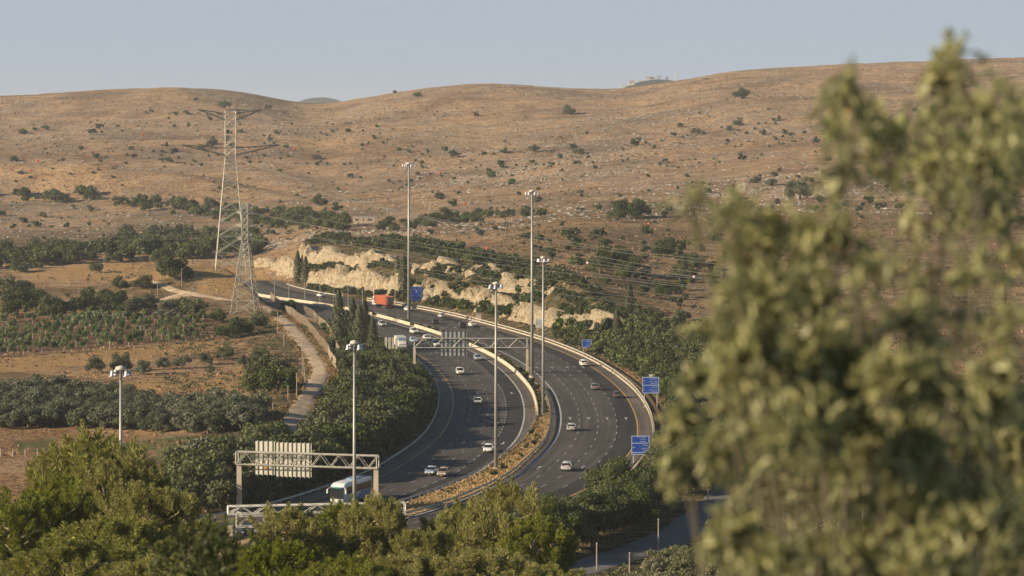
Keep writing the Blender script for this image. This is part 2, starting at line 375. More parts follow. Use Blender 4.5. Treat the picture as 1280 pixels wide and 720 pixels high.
for Dy in (545,632,760,900):
    for d in (6.7,10.5,14.3,18.2):
        s=arcof(Dy,d); h=hdg(s); p=atarc(s,d); u=Vector((math.cos(h),math.sin(h),0)); v=Vector((u.y,-u.x,0)); k=len(mb.v)
        pts=[p-u*2.5-v*.12,p-u*2.5+v*.12,p+u*.8+v*.12,p+u*.8-v*.12, p+u*.8-v*.5,p+u*.8+v*.5,p+u*2.6]
        mb.v+=[(q.x,q.y,.014) for q in pts]; mb.f+=[(k,k+1,k+2,k+3),(k+4,k+5,k+6)]
for Dy in (585,690,810):
    for d in (-4.7,-8.5,-12.3):
        s=arcof(Dy,d); h=hdg(s)+math.pi; p=atarc(s,d); u=Vector((math.cos(h),math.sin(h),0)); v=Vector((u.y,-u.x,0)); k=len(mb.v)
        pts=[p-u*2.5-v*.12,p-u*2.5+v*.12,p+u*.8+v*.12,p+u*.8-v*.12, p+u*.8-v*.5,p+u*.8+v*.5,p+u*2.6]
        mb.v+=[(q.x,q.y,.014) for q in pts]; mb.f+=[(k,k+1,k+2,k+3),(k+4,k+5,k+6)]
tag(mb.build('lane_arrow_marking',W_paint),kind='structure')
# median earth
earth,nt,b=newmat('median_earth'); co=N(nt,'ShaderNodeTexCoord').outputs['Object']
nt.links.new(mix(nt,(.32,.20,.10),(.50,.35,.18),ramp(nt,noise(nt,co,.9,5,.7),.35,.65)),b.inputs['Base Color']); b.inputs['Roughness'].default_value=.95
MIX=M[:,1]; mL=np.interp(MIX,[450,500,560,600,640],[-3.0,-2.7,-2.2,-1.2,-.25])[:,None]; mR=np.interp(MIX,[450,500,550,640],[4.4,4.2,3.2,2.6])[:,None]
sheet('median_strip',M+NR*mL,M+NR*mR,.09,earth,.3)
dust,nt,b=newmat('pale_dirt'); co=N(nt,'ShaderNodeTexCoord').outputs['Object']
c_=mix(nt,(.42,.31,.20),(.62,.49,.34),ramp(nt,noise(nt,co,.3,6,.75),.4,.6)); nt.links.new(mix(nt,c_,(.25,.17,.10),ramp(nt,noise(nt,co,.9,6,.8),.48,.6,0,.75)),b.inputs['Base Color']); b.inputs['Roughness'].default_value=.95
def path_sheet(name, pts, w, mat, lift=.12, step=3.0, seg=6):
    """a lane draped on the ground: pts (px,py) seen on the ground"""
    P=resample(catmull(np.array(pts,float),8),step); t=np.gradient(P,axis=0); t/=np.linalg.norm(t,axis=1)[:,None]; nr=np.c_[t[:,1],-t[:,0]]
    ww=w*(1+.12*np.sin(np.arange(len(P))*.23)) if np.isscalar(w) else np.interp(np.linspace(0,1,len(P)),np.linspace(0,1,len(w)),w)
    V=[]; n=seg+1
    for i in range(len(P)):
        for k in range(n):
            q=P[i]+nr[i]*(ww[i]*(k/seg-.5)+(1.3 if name=='dirt_track' else .2)*float(vnoise(np.array([i*.9+k//seg*50]),np.array([w*7.0 if np.isscalar(w) else 3.3]))[0])*(k in (0,seg))); V.append((q[0],q[1],hz(q[0],q[1])+lift*(1 if 0<k<seg else .3)))
    Fs=[(i*n+k,i*n+k+1,(i+1)*n+k+1,(i+1)*n+k) for i in range(len(P)-1) for k in range(seg)]
    me=bpy.data.meshes.new(name); me.from_pydata(V,[],Fs); me.polygons.foreach_set('use_smooth',[True]*len(Fs)); me.update()
    return tag(link(name,me,mat),kind='structure'),P
def wp(*pp): return [hit(x,y)[:2] for x,y in pp]
track,TR=path_sheet('dirt_track',wp((334,384),(342,391),(352,400),(372,420),(388,440),(398,458),(397,476),(385,496),(374,516),(362,536),(352,560)),4.3,dust,.15)
tb,_=path_sheet('dirt_track',wp((185,352),(205,360),(225,366),(250,372),(290,376),(322,378)),2.6,dust,.15)
tc,_=path_sheet('dirt_track',wp((205,378),(222,372),(240,367)),4.5,dust,.16)
svc=asphalt('service_asphalt',(.135,.13,.125))
sv,SV=path_sheet('service_road',[(-2,395),(7,415),(14,432),(21,447),(27.5,468),(33,492),(37.5,515),(42,540)],[7.6,7.8,7.8,7.6,7.4,7.2,7,7],svc,.1)

# ------------------------------------------------------------------ barriers
conc=plain('barrier_concrete',(.50,.43,.33),.85,var=.22,scale=.35); steel=plain('galvanised_steel',(.42,.43,.42),.45,.5,var=.2,scale=.6); palest=plain('pale_rail_steel',(.48,.46,.40),.5,.2,var=.2,scale=.5)
def wall_sweep(name, P, prof_, mat, z0=0.0):
    t=np.gradient(P,axis=0); t/=np.linalg.norm(t,axis=1)[:,None]; nr=np.c_[t[:,1],-t[:,0]]
    zz=np.full(len(P),z0) if np.isscalar(z0) else z0
    mbx=MB(); rings=[[(P[i][0]+nr[i][0]*a,P[i][1]+nr[i][1]*a,zz[i]+h) for a,h in prof_] for i in range(len(P))]
    mbx.loft(rings); return mbx
NJ=[(-.32,-.2),(-.32,.12),(-.13,.38),(-.09,.85),(.09,.85),(.13,.38),(.32,.12),(.32,-.2)]
def rail(label, P, side, post_mat, beam_mat, cat='guard rail', top=.78, step=4.0, parapet=False, maxposts=100):
    t=empty('guard_rail',(P[0][0],P[0][1],0),label=label,cat=cat)
    W=[(-.04,top-.32),(-.04,top),(.05,top-.03),(.01,top-.16),(.05,top-.29)]
    Q=P-P[0]
    wall_sweep('beam',Q,W,beam_mat,0).build('beam',beam_mat,t)
    if parapet: wall_sweep('kerb',Q+0,[(-.25,-.25),(-.25,.28),(.2,.28),(.25,-.25)],conc,0).build('concrete_base',conc,t)
    pm=MB().box((0,.0,.25),(.14,.14,1.1)).build('post',post_mat,t); pm.location=(Q[0][0],Q[0][1],0)
    RP=resample(Q,max(step,len(Q)*2.0/maxposts))
    for q in RP[1:maxposts]:
        c=pm.copy(); COL.objects.link(c); c.parent=t; c.location=(q[0]+.08*side,q[1],0)
    return t
def segv(o,D0,D1): a,b_=sorted((idx(D0),idx(D1))); return (M+NR*o)[a:b_+1]
def seg(d,D0,D1): a,b_=sorted((idx(D0),idx(D1))); return offs(d)[a:b_+1]
for D0,D1,lab in ((632,842,'long pale concrete wall along the planted median beside the lower curve'),(856,905,'short pale concrete wall segment just uphill of the sign gantry over the left carriageway'),
                  (912,952,'pale concrete wall segment at the foot of the tallest left lamp mast'),(958,1075,'farthest concrete median wall, beyond the cypresses')):
    P=seg(0,D0,D1); tag(wall_sweep('w',P,NJ,conc).build('concrete_barrier',conc,smooth=False),lab,'concrete barrier','concrete barriers in the median')
# steel rails
rail('grey steel guard rail on the left edge of the dry grass median, nearest bend',segv(mL,470,640),-1,steel,steel,step=4)
rail('grey steel guard rail on the right edge of the dry grass median, nearest bend',segv(mR,440,700),1,steel,steel,step=4)
rail('grey steel guard rail around the outside of the left carriageway under the wooded bank',seg(-21.1,430,800),-1,steel,steel,step=4)
rail('pale double roadside barrier sweeping round the outer edge of the right carriageway',seg(23.5,480,1022),1,palest,palest,top=1.0,parapet=True,step=6)
rail('far roadside rail below the pale rock cutting at the top bend',seg(23.5,1040,1120),1,palest,palest,step=4)
mbx=MB()
for (px,D) in ((590,930),(597,926)):
    X=at(px,D)
P_=seg(24.6,918,930); p=P_[len(P_)//2]
cab=empty('roadside_cabinet',(p[0],p[1],0),label='small pale cabinet standing behind the outer barrier, upper right carriageway',cat='cabinet')
MB().box((0,0,1.0),(1.6,.9,2.0)).build('housing',conc,cab); MB().box((0,0,2.06),(1.8,1.1,.12)).build('cap',palest,cab)

# ------------------------------------------------------------------ camera, light, air
cam=bpy.data.cameras.new('camera'); co_=bpy.data.objects.new('camera',cam); COL.objects.link(co_); scene.camera=co_
co_.location=(0,0,HC); co_.rotation_euler=(R(90),0,0); cam.sensor_width=36; cam.lens=108
cam.shift_y=-(360-HY)/1280; cam.clip_end=30000; cam.clip_start=.5
cam.dof.use_dof=True; cam.dof.focus_distance=620; cam.dof.aperture_fstop=4.5
EL=19.5; az=Vector((-.925,-.38,0)).normalized()
sd=Vector((az.x*math.cos(R(EL)),az.y*math.cos(R(EL)),math.sin(R(EL))))
sun=bpy.data.lights.new('sun','SUN'); so=bpy.data.objects.new('sun',sun); COL.objects.link(so)
sun.energy=5.0; sun.angle=R(.53); sun.color=(1,.81,.56); so.rotation_euler=(-sd).to_track_quat('-Z','Y').to_euler(); so.location=(-300,-100,300)
w=bpy.data.worlds.new('World'); scene.world=w; w.use_nodes=True; nt=w.node_tree; bg=nt.nodes['Background']
sk=N(nt,'ShaderNodeTexSky',sky_type='NISHITA'); sk.sun_disc=False; sk.sun_elevation=R(EL); sk.sun_rotation=math.atan2(sd.x,sd.y)%(2*math.pi)
sk.dust_density=1.0; sk.air_density=1.3; sk.ozone_density=3.0; sk.altitude=200
tc_=N(nt,'ShaderNodeTexCoord'); sx=N(nt,'ShaderNodeSeparateXYZ'); nt.links.new(tc_.outputs['Generated'],sx.inputs[0])
band=ramp(nt,sx.outputs[2],.05,.13,1,0)                       # dusty air low over the horizon
hzc=N(nt,'ShaderNodeRGB'); hzc.outputs[0].default_value=(5.5,6.3,7.2,1)
nt.links.new(mix(nt,sk.outputs[0],hzc.outputs[0],band),bg.inputs[0]); bg.inputs[1].default_value=.05
hb=MB().box((0,2500,64),(16000,16000,134)); m=bpy.data.materials.new('haze'); m.use_nodes=True; nt=m.node_tree
nt.nodes.remove(nt.nodes['Principled BSDF']); pv=N(nt,'ShaderNodeVolumePrincipled',inp={'Density':.00006,'Anisotropy':0.0}); pv.inputs['Color'].default_value=(.84,.90,1,1)
nt.links.new(pv.outputs[0],nt.nodes['Material Output'].inputs['Volume'])
tag(hb.build('haze',m),'thin pale blue air haze over the whole valley','haze',kind='stuff')
vs=scene.view_settings; vs.view_transform='Standard'; vs.look='None'; vs.gamma=1; vs.exposure=.66; vs.use_curve_mapping=False
scene.cycles.volume_bounces=0; scene.cycles.max_bounces=5; scene.cycles.diffuse_bounces=2; scene.cycles.transmission_bounces=2; scene.cycles.glossy_bounces=2; scene.cycles.use_denoising=True
scene.cycles.volume_step_rate=10
# ------------------------------------------------------------------ foliage meshes
def unit(n,g):
    v=g.normal(size=(n,3)); return v/np.linalg.norm(v,axis=1)[:,None]
def leafquads(C, Nn, size, g, asp=.6, up=None):
    """one small quad per centre, roughly facing Nn"""
    n=len(C); r=unit(n,g); 
    if up is not None: r=up
    u=np.cross(Nn,r); u/=np.maximum(np.linalg.norm(u,axis=1),1e-6)[:,None]; v=np.cross(Nn,u)
    s=np.asarray(size)*(.6+.8*g.random(n)); s=s[:,None]*.5
    a=u*s*asp; b=v*s
    V=np.stack([C-a-b,C+a-b*.6,C+a*.7+b,C-a*.8+b*.8],1).reshape(-1,3)
    return V, np.arange(4*n).reshape(n,4)
def lobes_crown(name, seed, rx, h, z0, nl, n, leaf, spread=.75, flat=.8, asp=.7, lr=(.28,.5), lean=0):
    g=np.random.default_rng(seed); 
    # lobes spread through an irregular dome
    th=g.random(nl)*2*np.pi; rr=np.sqrt(g.random(nl))*spread*rx; zz=z0+(h-z0)*(.22+.62*g.random(nl)*np.sqrt(np.clip(1-(rr/rx)**2*.8,0,1)))
    Lc=np.c_[rr*np.cos(th),rr*np.sin(th),zz]; Lr=rx*(lr[0]+(lr[1]-lr[0])*g.random(nl))
    top=Lc[:,2]+Lr*flat; Lc[:,2]-=np.maximum(0,top-h); Lc[:,0]+=lean*(Lc[:,2]-z0)
    w=Lr**2; k=g.choice(nl,n,p=w/w.sum()); d=unit(n,g); rad=Lr[k]*(.55+.5*g.random(n)**.6)
    # knobbly surface
    rad*=1+.22*np.sin(d[:,0]*7+k)*np.cos(d[:,1]*6+d[:,2]*5+k*2)
    C=Lc[k]+d*rad[:,None]*np.array([1,1,flat]); keep=C[:,2]>z0*.55; C=C[keep]; d=d[keep]
    nn=d*.8+unit(len(C),g)*.75; nn/=np.linalg.norm(nn,axis=1)[:,None]
    V,Fq=leafquads(C,nn,leaf,g,asp); return np_mesh(name,V,Fq), Lc
def trunk_mesh(name, seed, h, r, tips, n=6, bend=.15):
    g=np.random.default_rng(seed); mb=MB(); p=Vector((0,0,-.3)); q=Vector((g.normal()*bend*h*.3,g.normal()*bend*h*.3,h))
    mid=(p+q)/2+Vector((g.normal()*bend*h*.3,g.normal()*bend*h*.3,0)); mb.tube([p,mid,q],r,r*.7,n)
    for t in tips:
        t=Vector(t); m_=(q+t)/2+Vector((0,0,.12*h)); mb.tube([q-(q-mid)*.15,m_,t],r*.5,r*.15,5)
    me=bpy.data.meshes.new(name); me.from_pydata([tuple(v) for v in mb.v],[],mb.f); me.update(); return me
bark=plain('bark',(.16,.12,.09),.9,var=.4,scale=3); bark_pale=plain('pale_bark',(.42,.36,.29),.9,var=.3,scale=3)
f_olive=foliage('olive_leaf',(.085,.10,.052),(.15,.165,.10),.2)
f_oak=foliage('oak_leaf',(.050,.075,.016),(.135,.16,.038),.24)
f_oak2=foliage('dark_oak_leaf',(.042,.060,.016),(.11,.13,.036),.22)
f_bush=foliage('scrub_leaf',(.06,.075,.03),(.12,.125,.055),.2)
f_cyp=foliage('cypress_leaf',(.04,.055,.02),(.095,.105,.04),.12)
f_sap=foliage('sapling_leaf',(.085,.13,.035),(.17,.22,.07),.3)
f_pine=foliage('pine_needle',(.10,.135,.014),(.37,.365,.05),.32,dry=((.26,.15,.06),.03))
f_near=foliage('olive_near_leaf',(.045,.07,.010),(.40,.41,.11),.3,.38,dry=((.36,.22,.08),.006))
f_dry=foliage('dry_brush_leaf',(.20,.12,.05),(.36,.22,.10),.2,.8); f_straw=foliage('straw_blade',(.40,.26,.11),(.62,.46,.22),.3,.8)
f_weed=foliage('grey_green_leaf',(.11,.125,.055),(.23,.225,.11),.25,.7)
f_cact=foliage('cactus_pad',(.10,.15,.07),(.24,.30,.15),.0,.5)
def proto(kind, n, mk):
    out=[]
    for s in range(n):
        cm,tm,mats=mk(s); cm.materials.append(mats[0]); 
        if tm: tm.materials.append(mats[1])
        out.append((cm,tm))
    return out
def mk_olive(s):
    cm,L=lobes_crown('crown',100+s,2.7,4.7,.1,20,3600,.25,spread=.85,lr=(.22,.42)); return cm,trunk_mesh('trunk',s,1.1,.26,L[:4]),(f_olive,bark)
def mk_oak(s):
    cm,L=lobes_crown('crown',200+s,3.6,5.8,.1,24,4600,.30,spread=.85,lr=(.2,.42)); return cm,trunk_mesh('trunk',s,1.6,.3,L[:4]),((f_oak,f_oak2)[s%2],bark)
def mk_bigoak(s):
    cm,L=lobes_crown('crown',300+s,3.8,7.2,.5,30,14000,.2,spread=.8,lr=(.2,.36)); return cm,trunk_mesh('trunk',s,2.2,.32,L[:6]),((f_oak,f_oak,f_oak2)[s%3],bark)
def mk_bush(s):
    cm,L=lobes_crown('crown',400+s,1.35,1.9,.15,7,650,.26,spread=.7,lr=(.3,.5)); return cm,None,((f_bush,f_oak,f_bush)[s%3],)
def mk_weed(s):
    cm,L=lobes_crown('crown',450+s,1.5,1.8,.1,10,2200,.14,spread=.8,lr=(.2,.42)); return cm,None,(f_weed,)
def mk_dry(s):
    cm,L=lobes_crown('crown',480+s,1.2,1.1,.05,6,420,.25,spread=.8,lr=(.25,.45)); return cm,None,(f_dry,)
def mk_cyp(s):
    g=np.random.default_rng(500+s); n=4200; t=g.random(n)**.8; h=11; r=(2.0*np.sin(np.pi*np.clip(t*.92+.08,0,1))**.55*(1-t*.55))*(.75+.3*g.random(n)); th=g.random(n)*2*np.pi
    r*=1+.2*np.sin(th*5+t*30)
    C=np.c_[r*np.cos(th),r*np.sin(th),.3+t*(h-.3)]; nn=np.c_[np.cos(th),np.sin(th),.2*np.ones(n)]+.5*unit(n,g); nn/=np.linalg.norm(nn,axis=1)[:,None]
    V,Fq=leafquads(C,nn,.3,g,.45,up=np.tile([[.3,.2,0.]],(n,1))+.25*unit(n,g)); return np_mesh('crown',V,Fq),trunk_mesh('trunk',s,2.5,.16,[(0,0,9)]),(f_cyp,bark)
def mk_sap(s):
    cm,L=lobes_crown('crown',600+s,1.15,3.5,1.2,9,380,.3,spread=.75,flat=1.2,lr=(.3,.5)); return cm,trunk_mesh('trunk',s,1.4,.13,L[:4],bend=.3),(f_sap,bark_pale)
def mk_cact(s):
    g=np.random.default_rng(650+s); n=170; C=np.c_[g.normal(size=n)*1.1,g.normal(size=n)*.9,.3+g.random(n)*2.1]; nn=unit(n,g)*np.array([1,1,.4]); nn/=np.linalg.norm(nn,axis=1)[:,None]
    u=np.cross(nn,[0,0,1.]); u/=np.linalg.norm(u,axis=1)[:,None]; v=np.cross(nn,u); V=[];k8=8
    for a in range(k8):
        t=2*np.pi*a/k8; V.append(C+u*(.2*math.cos(t))+v*(.3*math.sin(t)))
    V=np.stack(V,1).reshape(-1,3); return np_mesh('crown',V,np.arange(k8*n).reshape(n,k8)),None,(f_cact,)
PR={k:proto(k,n,f) for k,n,f in (('olive',5,mk_olive),('oak',6,mk_oak),('bigoak',6,mk_bigoak),('bush',6,mk_bush),('weed',4,mk_weed),('dry',4,mk_dry),('cypress',4,mk_cyp),('sapling',5,mk_sap),('cactus',3,mk_cact))}
NAMES=dict(olive='olive_tree',oak='oak_tree',bigoak='oak_tree',bush='shrub',weed='shrub',dry='dry_shrub',cypress='cypress_tree',sapling='young_tree',cactus='prickly_pear')
CATS=dict(olive='olive tree',oak='tree',bigoak='tree',bush='shrub',weed='shrub',dry='shrub',cypress='cypress',sapling='young tree',cactus='cactus')
QUEUE=[]; BASE=dict(oak=6.5,bigoak=8,bush=2.5,weed=2.6,dry=2.0)
def plant(kind, X, Y, label, group=None, s=1.0, sz=None, z=None, lean=None, var=None, now=False):
    if kind in BASE and not now:
        QUEUE.append((BASE[kind]*s/Y+(9 if group is None else 0),kind,X,Y,label,group,s,sz,z)); return
    pr=PR[kind]; cm,tm=pr[rnd.randrange(len(pr)) if var is None else var]; z=hz(X,Y) if z is None else z; rz=rnd.random()*6.28
    sc=(s*rnd.uniform(.9,1.1),s*rnd.uniform(.9,1.1),(sz or s)*rnd.uniform(.93,1.07))
    if tm is None:
        o=link(NAMES[kind],cm,None,None,(X,Y,z-.1),rz); o.scale=sc; return tag(o,label,CATS[kind],group)
    t=empty(NAMES[kind],(X,Y,z-.1),rz,label,CATS[kind],group); t.scale=sc
    link('crown',cm,None,t); link('trunk',tm,None,t); return t
ALLP=[]
def scatter(kind, poly, spacing, srange, label, group, world=False, cap=400, cond=None, jitter=.35, kinds=None, drop=0):
    P=[]
    if world: P=list(poly)
    else:
        for x,y in poly:
            h=hit(x,y); 
            if h: P.append(h[:2])
    P=np.array(P); x0,y0=P.min(0); x1,y1=P.max(0); out=[]; r=0
    ys=np.arange(y0,y1,spacing*.87); 
    for y in ys:
        r+=1
        for x in np.arange(x0+(r%2)*spacing*.5,x1,spacing):
            q=(x+rnd.uniform(-1,1)*jitter*spacing,y+rnd.uniform(-1,1)*jitter*spacing)
            if rnd.random()>=drop and inpoly(np.array([q[0]]),np.array([q[1]]),P)[0] and (cond is None or cond(*q)): out.append(q)
    if len(out)>cap: out=rnd.sample(out,cap)
    RDo=roaddist(np.array([o[0] for o in out] or [0.]),np.array([o[1] for o in out] or [0.]))
    for q,rd in zip(out,RDo):
        s=rnd.uniform(*srange); s*=(1 if group!='trees of the wooded bank' else float(np.interp(q[1],[560,660,720,770],[1.12,1.0,.62,.55]))); lim=26.5+s*(1.6 if kind in('oak','olive','bigoak') else .6) if rd>0 else 23.0+s*(2.2 if kind in('oak','olive','bigoak') else .6)
        if abs(rd)<lim and q[1]>390: continue
        k=kind if group!='trees of the wooded bank' or rnd.random()<.7 else 'olive'
        plant(k,q[0],q[1],label,group,s); ALLP.append(q)
def offtrack(m_): 
    TT=np.vstack([TR,]); return lambda x,y: np.min(np.hypot(TT[:,0]-x,TT[:,1]-y))>m_
def offsv(m_): return lambda x,y: np.min(np.hypot(SV[:,0]-x,SV[:,1]-y))>m_

# olive grove
scatter('olive',[(-70,500),(60,495),(130,501),(200,513),(250,519),(330,521),(364,524),(352,542),(250,545),(150,538),(-70,536)],4.4,(.82,1.15),'grey green olive tree in the dense grove left of the dirt track','olive trees of the dense grove',cond=offtrack(6))
# orchard in rows
for r in range(10):
    ybase=444-r*4.7
    for c in range(25):
        px=-30+c*12+rnd.uniform(-2.5,2.5)+r*3; py=ybase-px*.075+rnd.uniform(-.8,.8)+2
        if px>255 or (r>5 and px<80 and rnd.random()<.3) or rnd.random()<.08: continue
        h=hit(px,py)
        if h: plant('sapling',h[0],h[1],'small pale trunked tree standing in the rows of the brown orchard field','young trees in the orchard rows',rnd.uniform(.75,1.1))
# prickly pears behind the orchard
for px,py,s in ((105,404,1),(120,401,1.15),(133,403,1.0),(146,400,.9),(92,402,.8),(158,398,.8),(112,399,1)):
    h=hit(px,py); plant('cactus',h[0],h[1],'pale prickly pear cactus in the thicket behind the orchard rows','prickly pears behind the orchard',s)
# single marked trees: px, py(base), scale, kind, label
singles=[
 (218,350,1.55,'oak','large bright green round tree beside the pale track left of the big pylon'),
 (48,316,1.25,'oak','tall yellow green tree rising above the left end of the far oak belt'),
 (8,322,1.3,'oak','dark tree cut by the left picture edge below the rocky slope'),
 (120,342,.8,'oak','small dark tree standing forward of the far oak belt in dry grass'),
 (10,378,1.2,'oak','dark tree at left edge just below the dry grass strip'),
 (22,396,1.3,'oak','broad grey green tree at left edge above the orchard'),(45,388,1.1,'oak','dark tree just right of the broad one at left edge above orchard'),
 (30,372,.9,'oak','dark bush like tree between the dry strip and the left edge trees'),(85,372,.6,'bush','low bush in the dry grass above the prickly pears'),(140,388,1.0,'oak','dark tree behind the right half of the prickly pears'),(185,392,1.0,'olive','grey green tree just right of the large one by the prickly pears'),(270,404,.8,'oak','dark bushy tree below the pylon knoll near the track'),
 (68,400,1.15,'oak','dark tree behind the orchard left of the prickly pears'),(105,390,1.1,'oak','round dark tree directly behind the prickly pears'),
 (150,362,.55,'oak','little green tree beside the small pale track bend'),(178,362,.75,'oak','dark bushy tree right of the little green one by the pale track'),
 (168,396,1.2,'olive','large grey green tree at the right end of the prickly pears'),
 (208,402,1.15,'olive','grey green tree at the right end of the orchard back row'),(236,398,.95,'oak','dark tree between orchard corner and the dry mound'),
 (288,424,1.1,'oak','dark tree left of the pale dirt track at its middle bend'),(320,412,1.0,'oak','green tree nearest the top of the dirt track, left side'),(258,385,.6,'bush','round bush at the foot of the pylon knoll'),
 (302,420,.95,'oak','rounded dark tree between two others left of the dirt track'),
 (335,488,1.35,'oak','large dark round tree right of the orange straw field'),(348,492,1.15,'oak','dark tree behind the poles at the end of the straw field'),(318,492,.9,'oak','lower dark tree at left foot of the large round tree by straw field'),
 (150,464,1.0,'olive','olive tree behind the near left lamp mast head'),(118,466,.9,'olive','dark olive tree left of the near left lamp mast head'),(178,468,.8,'olive','olive tree right of the near left lamp mast head'),(228,460,.85,'olive','olive tree at the back edge of the straw field, middle'),(205,462,.7,'olive','small olive tree at the back edge of the straw field'),
 (262,468,.5,'olive','tiny olive tree alone in the straw field'),
 (255,456,.75,'olive','olive tree at the back right of the straw field'),(280,450,.7,'oak','dark tree right of the olives behind the straw field'),(325,454,.75,'oak','green tree between straw field and track bend'),(305,458,.6,'olive','small grey tree in the hedge behind the straw field'),
 (359,392,.8,'oak','bright green tree on the inner bend behind the small pylon'),(345,398,.5,'oak','small green tree at the right foot of the small pylon'),
 (552,277,1.35,'oak','tall feathery tree alone above the cut slope, left of centre'),
 (400,258,1.1,'oak','dark round tree alone at the foot of the middle hill'),
 (1000,250,1.7,'oak','large dark tree on the right slope behind the blurred branches'),
 (787,274,1.7,'oak','largest dark tree of the clump on the right slope'),(771,278,1.1,'oak','tree at the left of the clump on the right slope'),(802,272,1.1,'oak','tree at the right of the clump on the right slope'),(796,262,.9,'oak','tree at the top of the clump on the right slope'),
 (765,338,1.5,'oak','big dark tree in the middle of the lower right slope clump'),(750,342,1.0,'oak','left tree of the lower right slope clump'),(785,342,1.15,'oak','right tree of the lower right slope clump'),(776,350,.8,'oak','front tree of the lower right slope clump'),
 (830,322,1.2,'oak','dark tree right of the lower clump, on the brown right slope'),(866,340,1.2,'oak','green tree on the right slope nearest the blurred branches'),(836,372,.9,'oak','yellowish green tree low on the right slope under the wires'),(850,350,.9,'oak','round tree just under the one nearest the blurred branches'),
 (925,152,.9,'oak','tiny'),
]
for px,py,s,k,lab in singles:
    if lab=='tiny': continue
    h=hit(px,py)
    if h: plant(k,h[0],h[1],lab,None,s*(1.3 if px<265 and 350<py<412 else 1))
far_big=[(711,144,2.0,'biggest lone bush on the middle hill just below the skyline'),(927,124,2.1,'biggest lone bush high on the right hill'),(923,158,1.3,'second lone dark bush below the biggest on the right hill'),
 (280,137,1.8,'dark bush behind the top arms of the big pylon'),(265,181,1.3,'dark bush behind the left side of the big pylon between its arms'),(335,137,1.2,'dark bush right of the big pylon top near the left skyline'),
 (667,190,1.1,'dark bush on the middle hill above the second lamp mast'),(723,193,1.1,'dark bush right of the second lamp mast on the hill'),(566,197,1.2,'dark bush on the middle hill right of the tallest left mast'),(522,122,1.2,'dark bush near the skyline left of centre'),(493,117,.8,'small bush sitting right on the skyline left of centre'),
 (870,168,1.2,'low dark bush with long shadow on the right hill'),(793,182,1.1,'dark bush in the stony patch of the right hill'),(630,192,.9,'dark bush on the middle hill left of the second mast'),(397,200,.9,'bush pair on the slope right of the big pylon'),(115,168,1.1,'dark bush on the left hill left of the orange ball'),(29,168,1.1,'dark bush on the left hill near the left edge'),(57,163,1.0,'dark bush left of centre on the left hill')]
for px,py,s,lab in far_big:
    h=hit(px,py,900,2700)
    if h: plant('oak',h[0],h[1],lab,None,s*.85,s*.75)
# belts
scatter('oak',[(-60,330),(30,342),(100,332),(150,334),(195,330),(250,324),(330,316),(330,306),(250,308),(180,310),(100,312),(30,318),(-60,316)],8.0,(.5,1.3),'dark round oak in the belt of trees across the left valley','oaks of the valley belt',drop=.25,jitter=.5)
scatter('oak',[(140,306),(250,300),(330,304),(330,292),(240,290),(150,294)],10,(.4,1.0),'dark scrub oak in the thin line behind the valley belt','scrub oaks behind the valley belt',drop=.3,jitter=.5)
scatter('oak',[(-60,250),(30,249),(60,254),(140,252),(150,246),(60,242),(-60,243)],10,(.5,1.25),'dark tree in the upper tree line under the left hill','trees of the upper left tree line',drop=.2,jitter=.5)
scatter('oak',[(140,256),(170,262),(240,272),(330,284),(470,292),(470,278),(400,270),(300,262),(220,254),(150,250)],10,(.35,1.15),'dark tree in the tree line running behind the pylons','trees of the line behind the pylons',drop=.3,jitter=.5)
scatter('oak',[(440,290),(540,284),(620,276),(700,270),(700,266),(600,268),(520,276),(440,280)],14,(.5,.85),'low dark tree above the cut slope on the brown hillside','low trees above the cut slope')
# planted hump beside the left carriageway
scatter('oak',[(412,412),(470,428),(512,452),(536,490),(542,520),(520,552),(480,580),(420,606),(340,640),(250,650),(230,600),(280,565),(352,545),(392,505),(410,470),(415,440)],4.7,(.95,1.4),'dense dark green tree on the wooded bank beside the left carriageway','trees of the wooded bank',cond=lambda x,y:(offtrack(7)(x,y) and (float(roaddist(np.array([x]),np.array([y]))[0])>-36 or rnd.random()<.55)))
scatter('bush',[(400,405),(470,420),(520,450),(545,500),(530,550),(470,585),(380,620),(300,640),(250,600),(352,540),(400,500),(415,440)],4.6,(.8,1.5),'low green shrub between the trees of the wooded bank','shrubs of the wooded bank',cond=offtrack(5.5),kinds=1)
# right of the road, up the slope
scatter('oak',[(665,418),(740,445),(800,480),(836,545),(845,600),(960,600),(1000,500),(1000,440),(880,420),(820,415),(740,402),(690,400)],7.4,(.62,1.08),'round green tree on the bank beyond the right carriageway','trees beyond the right carriageway')
scatter('bush',[(510,366),(600,382),(700,412),(800,470),(860,520),(960,460),(840,405),(740,385),(640,366),(540,345)],4.0,(.8,1.9),'green shrub on the bank above the outer barrier','shrubs above the outer barrier',cap=520)
scatter('bush',[(380,306),(440,308),(520,318),(640,344),(720,366),(760,385),(740,370),(660,335),(560,308),(440,296)],3.3,(.9,1.9),'dark green shrub on the terraces above the pale rock cutting','shrubs above the rock cutting',cap=520)
scatter('bush',[(640,300),(760,296),(880,300),(1000,300),(1000,420),(860,410),(740,370),(650,330)],17,(.8,1.9),'scattered green shrub on the brown right slope','shrubs of the right slope',cap=160)
